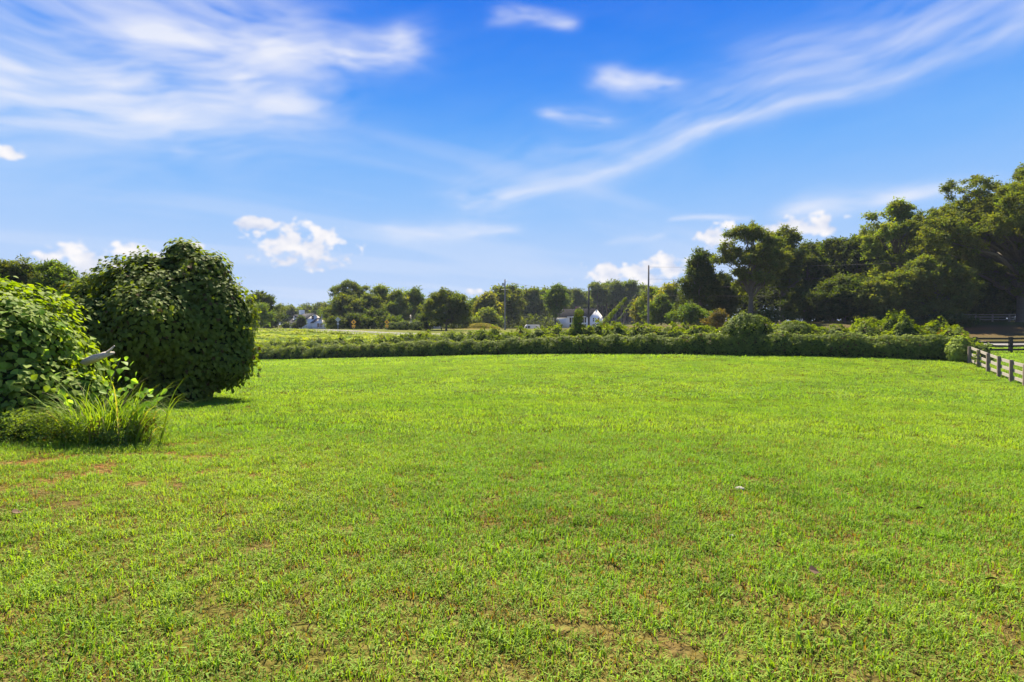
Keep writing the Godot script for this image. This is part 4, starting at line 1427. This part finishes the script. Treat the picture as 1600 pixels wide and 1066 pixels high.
func make_cottage() -> void:
	var d := 188.0
	var th := deg_to_rad(-48)
	var L := 12.5
	var D := 7.4
	var corner := P(474.5, d)
	var bs := Basis(Vector3.UP, th)
	var o := thing("cottage", "white cottage with grey roof, dormers and chimney beyond the road", "house", corner - bs * Vector3(L / 2, 0, D / 2), th)
	o.position.y = lift(514.5, d)
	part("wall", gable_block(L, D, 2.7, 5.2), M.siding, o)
	var rf := part("roof", gable_roof(L, D, 2.7, 5.2), M.shingle, o)
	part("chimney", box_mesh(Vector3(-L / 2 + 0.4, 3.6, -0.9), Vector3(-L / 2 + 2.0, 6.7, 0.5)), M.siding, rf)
	for x: float in [-3.4, 0.8]:
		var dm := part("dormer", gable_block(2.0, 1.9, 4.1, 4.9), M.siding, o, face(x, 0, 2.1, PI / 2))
		part("dormer_roof", gable_roof(2.0, 1.9, 4.1, 4.9, 0.2, 0.12), M.shingle, dm)
		window_into(o, face(x, 3.35, 3.14, 0), 0.75, 0.75)
	# porch along the front
	var st := begin()
	prism(st, PackedVector2Array([Vector2(D / 2 + 0.36, 2.42), Vector2(D / 2 + 2.4, 1.95), Vector2(D / 2 + 2.4, 2.1), Vector2(D / 2 + 0.36, 2.58)]), -4.0, L / 2 + 0.3)
	var s3 := begin()
	s3.append_from(st.commit(), 0, Transform3D(Basis(Vector3.UP, -PI / 2), Vector3.ZERO))
	part("porch_roof", done(s3), M.shingle, o)
	for i in 5: part("porch_post", box_mesh(Vector3(-L / 2 + i * 2.4, -0.3, D / 2 + 2.05), Vector3(-L / 2 + i * 2.4 + 0.16, 2.0, D / 2 + 2.2)), M.trim, o)
	for i in 3: window_into(o, face(-4.6 + i * 2.6, 0.8, D / 2, 0), 0.9, 1.3)
	# small wing on the gable
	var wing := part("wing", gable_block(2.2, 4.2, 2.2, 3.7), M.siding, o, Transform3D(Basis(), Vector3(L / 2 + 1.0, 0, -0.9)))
	part("wing_roof", gable_roof(2.2, 4.2, 2.2, 3.7, 0.25), M.shingle, wing)
	window_into(o, face(L / 2 + 2.1, 0.75, -1.4, PI / 2), 0.8, 1.2)
	window_into(o, face(L / 2 + 2.1, 0.75, -0.4, PI / 2), 0.8, 1.2)
	window_into(o, face(L / 2, 3.3, 0.6, PI / 2), 0.8, 1.2)
	tree(471, 180, 494, 11, "cone", "dark", "dark cone-shaped evergreen against the cottage wall", "", "evergreen_shrub", 0.6)
	tree(447, 181, 506, 5, "bush", "dark", "small round evergreen beside the cottage porch end post", "", "evergreen_shrub", 0.6)
	tree(462, 181, 507, 4, "bush", "dark", "small round evergreen beside the cone-shaped evergreen of the cottage", "", "evergreen_shrub", 0.6)

func make_big_house() -> void:
	var d := 212.0
	var th := deg_to_rad(-40)
	var L := 16.5
	var D := 9.6
	var corner := P(921, d)
	var bs := Basis(Vector3.UP, th)
	var o := thing("two_storey_house", "two-storey white house with a dark roof in front of the pine wood", "house", corner - bs * Vector3(L / 2, 0, D / 2), th)
	o.position.y = lift(516.0, d)
	var ev := 5.0
	var pk := 8.1
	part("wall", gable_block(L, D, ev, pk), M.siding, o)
	var rf := part("roof", gable_roof(L, D, ev, pk, 0.3), M.darkshingle, o)
	for x: float in [-1.2, 0.3]: part("chimney", box_mesh(Vector3(x, pk - 0.6, -0.4), Vector3(x + 0.7, pk + 1.1, 0.3)), M.brick, rf)
	# dark flat panels stand in for shade in the porch recess, both floors
	for k in 2:
		part("porch_shade_panel", box_mesh(Vector3(-0.6, 0.2 + 2.6 * k, D / 2 - 0.1), Vector3(6.8, 2.2 + 2.6 * k, D / 2 + 0.06)), M.glass, o)
		part("porch_floor", box_mesh(Vector3(-0.8, 2.25 + 2.6 * k, D / 2), Vector3(7.0, 2.55 + 2.6 * k, D / 2 + 1.4)), M.trim, o)
		for i in 5: part("porch_post", box_mesh(Vector3(-0.7 + i * 1.85, 2.6 * k - 0.1, D / 2 + 1.2), Vector3(-0.55 + i * 1.85, 2.25 + 2.6 * k, D / 2 + 1.36)), M.trim, o)
	window_into(o, face(-4.6, 0.7, D / 2, 0), 0.9, 1.4)
	window_into(o, face(-7.4, 3.2, D / 2, 0), 0.9, 1.3)
	window_into(o, face(-7.4, 0.7, D / 2, 0), 0.9, 1.3)
	for k in 2:
		for z: float in [-1.6, 2.0]: window_into(o, face(L / 2, 0.7 + 2.5 * k, z, PI / 2), 0.95, 1.5)

func make_far_house() -> void:
	var d := 172.0
	var o := thing("purple_roofed_house", "house with a steep purple-brown roof half hidden by roadside trees", "house", P(664, d), deg_to_rad(25))
	part("wall", gable_block(8.0, 7.0, 3.2, 7.2), M.cream, o)
	part("roof", gable_roof(8.0, 7.0, 3.4, 8.4, 0.3), M.purple, o)
	window_into(o, face(1.2, 1.0, 3.5, 0), 1.2, 1.2)
	window_into(o, face(-1.6, 1.0, 3.5, 0), 1.2, 1.2)
	# grey lean-to shed behind the hedge
	var dd := 74.0
	var s := thing("shed", "low weathered grey lean-to shed between the two kudzu domes", "shed", P(1216, dd), deg_to_rad(-8))
	s.position.y = minf(s.position.y, lift(514, dd))
	for i in 10: part("plank", box_mesh(Vector3(-1.5 + i * 0.3, -0.4, -0.02), Vector3(-1.215 + i * 0.3, 0.78 + 0.02 * (i % 3) + i * 0.018, 0.02 + 0.006 * (i % 2))), M.board, s)
	var st := begin()
	prism(st, PackedVector2Array([Vector2(-1.65, 0.8), Vector2(1.65, 1.0), Vector2(1.65, 1.08), Vector2(-1.65, 0.88)]), -1.6, 0.25)
	part("roof", done(st), M.board, s)
	st = begin()
	prism(st, PackedVector2Array([Vector2(-1.5, -0.4), Vector2(1.5, -0.4), Vector2(1.5, 0.97), Vector2(-1.5, 0.79)]), -1.5, -0.03)
	part("body", done(st), M.board, s)

# ------------------------------------------------------------------ vehicles
func wheel_into(o: Node, at: Vector3, rad: float) -> void:
	var st := begin(false)
	tube(st, [at + Vector3(0, 0, -0.1), at + Vector3(0, 0, 0.1)], [rad, rad], 14)
	var w := part("wheel", done(st), M.tyre, o)
	st = begin(false)
	tube(st, [at + Vector3(0, 0, 0.06), at + Vector3(0, 0, 0.112)], [rad * 0.6, rad * 0.55], 12)
	part("rim", done(st), M.metal, w)

func car(px: float, d: float, turn: float, mat: Material, label: String) -> void:
	var o := thing("parked_car", label, "car", P(px, d) + Vector3(0, 0.02, 0), turn)
	var st := begin()
	prism(st, PackedVector2Array([Vector2(-2.25, 0.35), Vector2(2.2, 0.35), Vector2(2.25, 0.75), Vector2(1.3, 0.98), Vector2(-1.9, 1.02), Vector2(-2.25, 0.85)]), -0.86, 0.86)
	part("body", done(st), mat, o)
	st = begin()
	prism(st, PackedVector2Array([Vector2(-1.85, 1.0), Vector2(1.2, 0.98), Vector2(0.45, 1.42), Vector2(-1.2, 1.44)]), -0.76, 0.76)
	part("cabin_glass", done(st), M.glass, o)
	st = begin()
	prism(st, PackedVector2Array([Vector2(-1.25, 1.43), Vector2(0.5, 1.41), Vector2(0.4, 1.5), Vector2(-1.1, 1.5)]), -0.74, 0.74)
	part("roof", done(st), mat, o)
	for x: float in [-1.4, 1.4]:
		for z: float in [-0.78, 0.78]: wheel_into(o, Vector3(x, 0.33, z), 0.33)
	for z: float in [-0.6, 0.6]: part("headlight", box_mesh(Vector3(2.18, 0.62, z - 0.18), Vector3(2.27, 0.76, z + 0.18)), M.trim, o)

func make_vehicles() -> void:
	var d := 188.0
	var o := thing("travel_trailer", "white travel trailer parked on the grass beyond the road", "trailer", P(831, d), deg_to_rad(4))
	o.position.y = lift(518.0, d)
	var st := begin()
	prism(st, PackedVector2Array([Vector2(-2.5, 0.75), Vector2(-2.1, 0.42), Vector2(2.55, 0.42), Vector2(2.6, 1.9), Vector2(2.4, 2.25), Vector2(-1.7, 2.3), Vector2(-2.3, 1.75)]), -1.1, 1.1)
	part("body", done(st), M.white, o)
	for q: Array in [[-1.95, 1.05, 0.4, 0.55], [-1.1, 1.05, 0.75, 0.75], [1.4, 1.3, 0.5, 0.4]]:
		var st2 := begin()
		box(st2, Vector3(q[0] - q[2] / 2, q[1], 1.1), Vector3(q[0] + q[2] / 2, q[1] + q[3], 1.125))
		part("window", done(st2), M.glass, o)
	part("door", box_mesh(Vector3(0.35, 0.5, 1.1), Vector3(0.95, 2.0, 1.13)), M.trim, o)
	for x: float in [0.9, 1.7]: wheel_into(o, Vector3(x, 0.36, 1.0), 0.36)
	st = begin(false)
	tube(st, [Vector3(-2.2, 0.5, 0), Vector3(-3.3, 0.5, 0)], [0.05, 0.05], 6)
	part("hitch", done(st), M.metal, o)
	car(750, 172, deg_to_rad(20), M.carblue, "dark blue car parked behind the straw-coloured mound")
	car(767, 176, deg_to_rad(-10), M.carsilver, "pale silver car beside the dark blue car on the mound")
	car(971, 190, deg_to_rad(15), M.carsilver, "silver car parked beyond the kudzu near the pine wood")
	# straw-coloured mound
	st = begin(false)
	var R := 5.2
	for i in 7:
		for k in 20:
			var q: Array[Vector3] = []
			for c: Vector2i in [Vector2i(i, k), Vector2i(i, k + 1), Vector2i(i + 1, k + 1), Vector2i(i + 1, k)]:
				var f := c.x / 7.0
				var a := TAU * (c.y % 20) / 20.0
				var rr := R * f * (1.0 + 0.15 * sin(a * 3.0))
				q.append(Vector3(cos(a) * rr, 1.5 * cos(f * PI / 2) * (1.0 + 0.12 * sin(a * 5.0) * f) - 0.15, sin(a) * rr * 0.7))
			quad(st, q[0], q[1], q[2], q[3])
	st.index()
	var at := P(751, 158)
	var buf := PackedFloat32Array()
	for i in 900:
		var a := rng.randf() * TAU
		var f := sqrt(rng.randf())
		var rr := R * f * (1.0 + 0.15 * sin(a * 3.0))
		put(buf, Basis(Vector3.UP, rng.randf() * TAU) * rng.randf_range(1.2, 2.6), at + Vector3(cos(a) * rr, 1.5 * cos(f * PI / 2) * (1.0 + 0.12 * sin(a * 5.0) * f) - 0.15, sin(a) * rr * 0.7), Color(0.3, 0.24, 0.07).lerp(Color(0.2, 0.22, 0.05), rng.randf()))
	var mo := top("straw_mound", done(st), M.straw, "rounded mound of straw-coloured dry grass below the parked cars", "mound", Transform3D(Basis(), at))
	var tufts := many("dry_grass", grass_tuft(60, 22, 0.3, 0.14, 0.03, 1.0), M.grass, buf, mo)
	tufts.position = -at

# ------------------------------------------------------------------ small things on the field
func make_small_things() -> void:
	var r := RandomNumberGenerator.new()
	r.seed = 5
	# leaning boards and the vine-covered pole in the hedge
	var d := 54.3
	var a := P(888, d)
	var o := thing("leaning_timbers", "two pale timbers leaning on the hedge below the vine-covered pole", "timbers", a)
	for k in 2:
		part("timber", M.rail, M.pale_timber, o, along(Vector3(-0.15 + k * 0.16, 0.0, 0), Vector3(0.38 + k * 0.2, 1.6, -0.5)))
	var v := thing("vine_covered_pole", "leaning pole thickly covered in kudzu standing out of the hedge", "vine-covered pole", P(892, 55.5))
	var H := lift(486, 55.5) - v.position.y
	var st := begin(false)
	tube(st, [Vector3(0, -0.3, 0), Vector3(0.75, H - 0.2, 0)], [0.12, 0.09], 8)
	part("pole", done(st), M.darkpole, v)
	var bufs := [PackedFloat32Array(), PackedFloat32Array(), PackedFloat32Array()]
	for i in 800:
		var f := r.randf()
		var rad := lerpf(1.15, 0.4, pow(f, 0.8)) * (0.85 + 0.4 * n2.get_noise_2d(f * 140.0, 2.0))
		var u := Vector3(r.randfn(), r.randfn() * 0.3, r.randfn()).normalized()
		put(bufs[i % 3], spray_basis(u, r, r.randf_range(0.15, 0.24)), Vector3(0.85 * f, H * f, 0) + u * rad, kudzu_tint(r, 0.5))
	for k in 3: many("foliage", M.spray[k], M.kudzu, bufs[k], v)
	# guy wires grown over with vine
	for q: Array in [[930, 520, 978, 466, 70, 0.3, "vine-covered guy wire slanting up in front of the pine wood"], [966, 500, 992, 462, 74, 0.07, "thin bare guy wire slanting up beside the vine-covered one"]]:
		var dd: float = q[4]
		var p0 := P(q[0], dd)
		var p1 := P(q[2], dd)
		p0.y = lift(q[1], dd)
		p1.y = lift(q[3], dd)
		var w := thing("guy_wire", q[6], "guy wire", p0)
		st = begin(false)
		tube(st, [Vector3.ZERO, (p1 - p0) * 1.05], [0.018, 0.018], 5)
		part("cable", done(st), M.wire, w)
		var buf := PackedFloat32Array()
		for i in (480 if q[5] > 0.1 else 30):
			var f := pow(r.randf(), 1.5)
			var u := Vector3(r.randfn(), r.randfn(), r.randfn()).normalized()
			put(buf, spray_basis(u, r, r.randf_range(0.1, 0.2)), (p1 - p0) * f + u * q[5] * (1.6 - 1.2 * f), kudzu_tint(r, 0.6))
		many("foliage", M.spray[0], M.kudzu, buf, w)
	# stones, dead leaves, twig
	for q: Array in [[1158, 767, 0.035, "pale stone lying in a bare hollow of the field"], [1146, 842, 0.022, "smaller pale stone sunk in the grass nearer the camera"]]:
		var dd: float = EYE * 888.0 / (q[1] - 515.0)
		dd = (EYE - h((q[0] - 800.0) / 888.0 * dd, dd)) * 888.0 / (q[1] - 515.0)
		st = begin(false)
		for i in 6:
			for k in 10:
				var c4: Array[Vector3] = []
				for c: Vector2i in [Vector2i(i, k), Vector2i(i, k + 1), Vector2i(i + 1, k + 1), Vector2i(i + 1, k)]:
					var t := PI * c.x / 6.0
					var ph := TAU * (c.y % 10) / 10.0
					var u := Vector3(sin(t) * cos(ph), cos(t) * 0.45, sin(t) * sin(ph) * 0.7)
					c4.append(u * q[2] * (1.5 + 0.6 * n3.get_noise_3d(u.x * 90, u.y * 90, u.z * 90)))
				quad(st, c4[0], c4[1], c4[2], c4[3])
		st.index()
		top("stone", done(st), M.stone, q[3], "stone", Transform3D(Basis(), P(q[0], dd) + Vector3.UP * 0.008))
	var ll := ["curled brown dead leaf in the grass near the right-hand stones", "brown dead leaf in the middle of the near grass", "dark curled leaf in the grass far to the side", "dead leaf beside the red clay patch"]
	var lq := [[1448, 797], [1268, 910], [1566, 925], [13, 812]]
	for i in 4:
		var dd: float = EYE * 888.0 / (lq[i][1] - 515.0)
		st = begin()
		leaf_into(st, Transform3D(Basis.from_euler(Vector3(0.2, r.randf() * TAU, 0.5)) * 0.075, Vector3.ZERO), 0, Color.WHITE)
		top("dead_leaf", done(st), M.deadleaf, ll[i], "leaf", Transform3D(Basis(), P(lq[i][0], dd) + Vector3.UP * 0.06))

# ------------------------------------------------------------------ materials
func make_materials() -> void:
	M.grass = leafy(Color(1.0, 1.0, 0.4), 0.6)
	M.kudzu = leafy(Color(1.0, 1.0, 0.26), 0.62)
	M.tree_leaf = leafy(Color(1.0, 1.0, 0.3), 0.75)
	M.leaf_green = leafy(Color(0.8, 1.0, 0.22), 0.5)
	M.leaf_green.vertex_color_use_as_albedo = false
	M.leaf_green.albedo_color = lin(0.16, 0.24, 0.04)
	M.vine = textured(noise_tex(0.05, lin(0.018, 0.028, 0.008), lin(0.05, 0.07, 0.02), 256, 3), 0.8, 1.0)  # dark fill for the added light-blocking cores under the kudzu leaves
	M.vine.metallic_specular = 0.05
	var bump := noise_tex(0.04, Color.BLACK, Color.WHITE, 256, 4)
	M.bark = textured(noise_tex(0.03, lin(0.06, 0.05, 0.04), lin(0.2, 0.17, 0.13), 256, 6), 1.2, 0.95, bump, 3.0, Vector3(2.5, 0.5, 2.5))
	M.pinebark = textured(noise_tex(0.03, lin(0.07, 0.05, 0.035), lin(0.19, 0.13, 0.09), 256, 7), 1.2, 0.95, bump, 3.0, Vector3(2, 0.5, 2))
	M.deadwood = textured(noise_tex(0.03, lin(0.28, 0.24, 0.19), lin(0.6, 0.55, 0.46), 256, 9), 0.3, 0.9, bump, 0.5)
	var grain := noise_tex(0.03, lin(0.13, 0.11, 0.09), lin(0.4, 0.37, 0.33), 512, 11, 5, lin(0.29, 0.26, 0.225))
	M.pale_board = textured(grain, 0.5, 0.9, bump, 0.4, Vector3(0.6, 3, 0.6))
	M.post = textured(noise_tex(0.03, lin(0.1, 0.075, 0.058), lin(0.27, 0.22, 0.18), 256, 12), 0.4, 0.9, bump, 0.4, Vector3(3, 0.5, 3))
	M.board = textured(noise_tex(0.03, lin(0.13, 0.115, 0.1), lin(0.34, 0.31, 0.28), 256, 13), 0.5, 0.9, bump, 0.4)
	M.pale_timber = textured(noise_tex(0.03, lin(0.36, 0.24, 0.11), lin(0.6, 0.45, 0.25), 256, 14), 0.5, 0.85)
	M.black = textured(noise_tex(0.03, lin(0.006, 0.006, 0.006), lin(0.022, 0.02, 0.018), 256, 15), 0.5, 0.8)
	M.polewood = textured(noise_tex(0.03, lin(0.14, 0.12, 0.1), lin(0.3, 0.27, 0.24), 256, 16), 0.8, 0.9, null, 0.0, Vector3(3, 0.3, 3))
	M.darkpole = textured(noise_tex(0.03, lin(0.02, 0.016, 0.014), lin(0.06, 0.05, 0.04), 256, 17), 0.8, 0.8, null, 0.0, Vector3(3, 0.3, 3))
	M.road = textured(noise_tex(0.05, lin(0.1, 0.098, 0.095), lin(0.17, 0.165, 0.16), 512, 18), 2.0, 0.95)
	M.road.metallic_specular = 0.15
	M.line = plain(0.7, 0.68, 0.6)
	M.siding = textured(noise_tex(0.02, lin(0.86, 0.83, 0.77), lin(0.93, 0.9, 0.84), 256, 19), 3.0, 0.7)  # cream tint put in to offset blue skylight on the shaded white walls
	M.trim = plain(0.75, 0.75, 0.74, 0.6)
	M.white = plain(0.82, 0.82, 0.82, 0.35)
	M.cream = plain(0.6, 0.55, 0.45)
	M.shingle = textured(noise_tex(0.08, lin(0.04, 0.04, 0.043), lin(0.1, 0.1, 0.105), 256, 20), 2.0, 1.0)
	M.shingle.metallic_specular = 0.1
	M.darkshingle = textured(noise_tex(0.08, lin(0.012, 0.012, 0.014), lin(0.03, 0.03, 0.032), 256, 21), 2.0, 1.0)
	M.darkshingle.metallic_specular = 0.05
	M.purple = textured(noise_tex(0.08, lin(0.06, 0.045, 0.055), lin(0.12, 0.09, 0.1), 256, 22), 2.0, 0.85)
	M.brick = textured(noise_tex(0.08, lin(0.2, 0.1, 0.07), lin(0.35, 0.2, 0.15), 256, 23), 1.0, 0.9)
	M.glass = plain(0.015, 0.017, 0.02, 0.1)
	M.metal = plain(0.35, 0.36, 0.37, 0.5, 0.3)
	M.signback = plain(0.36, 0.38, 0.38, 0.5, 0.2)
	M.gold = plain(0.85, 0.42, 0.02, 0.5)
	M.signblack = plain(0.015, 0.015, 0.015, 0.6)
	M.wire = plain(0.12, 0.115, 0.1, 0.8)
	M.tyre = plain(0.02, 0.02, 0.02)
	M.carblue = plain(0.03, 0.04, 0.08, 0.25)
	M.carsilver = plain(0.5, 0.51, 0.52, 0.25, 0.3)
	M.straw = textured(noise_tex(0.05, lin(0.22, 0.17, 0.05), lin(0.36, 0.28, 0.09), 256, 24), 1.5, 0.95)
	M.stone = textured(noise_tex(0.05, lin(0.16, 0.15, 0.13), lin(0.34, 0.32, 0.29), 256, 25), 0.15, 0.9)
	M.deadleaf = plain(0.09, 0.05, 0.025, 0.9)
	M.rail = box_mesh(Vector3(0, -0.085, -0.0125), Vector3(1, 0.085, 0.0125))
	M.leaf = [kudzu_leaf(1), kudzu_leaf(2)]
	M.leaf1 = kudzu_leaf(3)
	M.spray = [kudzu_spray(1), kudzu_spray(2), kudzu_spray(3)]
	M.leaves = [leaf_spray(1, 13, 0.62), leaf_spray(2, 13, 0.62), leaf_spray(3, 13, 0.62)]
	M.fine = [leaf_spray(4, 12, 0.5, 0.5), leaf_spray(5, 12, 0.5, 0.5), leaf_spray(6, 12, 0.5, 0.5)]
	M.needles = [needle_spray(1, 34), needle_spray(2, 34), needle_spray(3, 34)]

# ------------------------------------------------------------------ scene
func _ready() -> void:
	var clock := Time.get_ticks_msec()
	rng.seed = 4
	for q: Array in [[n1, 21, 3], [n2, 22, 3], [n3, 23, 2]]:
		q[0].seed = q[1]
		q[0].frequency = 0.02
		q[0].noise_type = FastNoiseLite.TYPE_SIMPLEX
		q[0].fractal_octaves = q[2]
	var cam := Camera3D.new()
	cam.name = "camera"
	cam.position = Vector3(0, EYE, 0)
	cam.rotation = Vector3(-atan(18.0 / 888.0), 0, 0)
	cam.fov = rad_to_deg(2.0 * atan(533.0 / 888.0))
	cam.near = 0.1
	cam.far = 5000.0
	cam.current = true
	add_child(cam)
	make_sky()
	var sun := DirectionalLight3D.new()
	sun.name = "sun"
	sun.light_energy = 1.6
	sun.light_color = Color(1.0, 0.95, 0.85)
	sun.light_angular_distance = 0.5
	sun.shadow_enabled = true
	sun.rotation = Vector3(deg_to_rad(-53), deg_to_rad(180 + 10), 0)   # stands ahead of the camera, a little to the side
	add_child(sun)

	fu = (fpc - fp0).normalized()
	fn = Vector2(-fu.y, fu.x)
	print("sky ", Time.get_ticks_msec() - clock)
	make_materials()
	solve_terrain()
	print("terrain ", Time.get_ticks_msec() - clock)
	make_ground()
	var road := part("road", ribbon([rp0 - ru * 160.0, rp0, rp0 + ru * 102.0, rp0 + ru * 260.0], 3.3, 0.05), M.road, self)
	meta(road, "grey asphalt road running across beyond the kudzu bank", "", "", "structure")
	for k in 2:
		var off := rn * (2.9 if k else -2.9)
		var ln := part("road_edge_line", ribbon([rp0 - ru * 160.0 + off, rp0 + off, rp0 + ru * 102.0 + off, rp0 + ru * 260.0 + off], 0.07, 0.06, 1.0, 2), M.line, self)
		meta(ln, "white painted edge line of the road", "", "", "structure")
	print("ground ", Time.get_ticks_msec() - clock)
	make_hedge()
	make_carpet()
	make_dome(1166, 47.8, 489, 34, "kudzu_dome", "tall round kudzu dome rising above the hedge", "kudzu mound", 0.45, 1500)
	make_dome(1240, 47.2, 502, 32, "kudzu_dome", "smaller round kudzu dome beside the grey shed", "kudzu mound", 0.45, 1200)
	make_dome(1498, 39.6, 528, 18, "kudzu_clump", "bright yellow-green kudzu clump at the corner of the two fences", "kudzu mound", 1.0, 900, "", 1.5)  # last factor brightens the leaf colour so the clump looks sunlit
	for q: Array in [[612, 128, 503, 10, "kudzu mound nearest the second gold sign across the road"], [630, 128, 501, 12, "middle kudzu mound of the row across the road"], [650, 127, 501, 12, "kudzu mound at the foot of the purple-roofed house"]]:
		make_dome(q[0], q[1], q[2], q[3], "kudzu_mound", q[4], "kudzu mound", 0.4, 350)
	make_weeds()
	make_kudzu_tree()
	make_near_kudzu()
	print("kudzu ", Time.get_ticks_msec() - clock)
	make_cottage()
	make_big_house()
	make_far_house()
	make_trees()
	make_undergrowth()
	print("trees ", Time.get_ticks_msec() - clock)
	make_hidden_fence()
	make_fences()
	make_poles()
	make_vehicles()
	make_tall_grass()
	make_small_things()
	make_grass()
	print("all ", Time.get_ticks_msec() - clock)
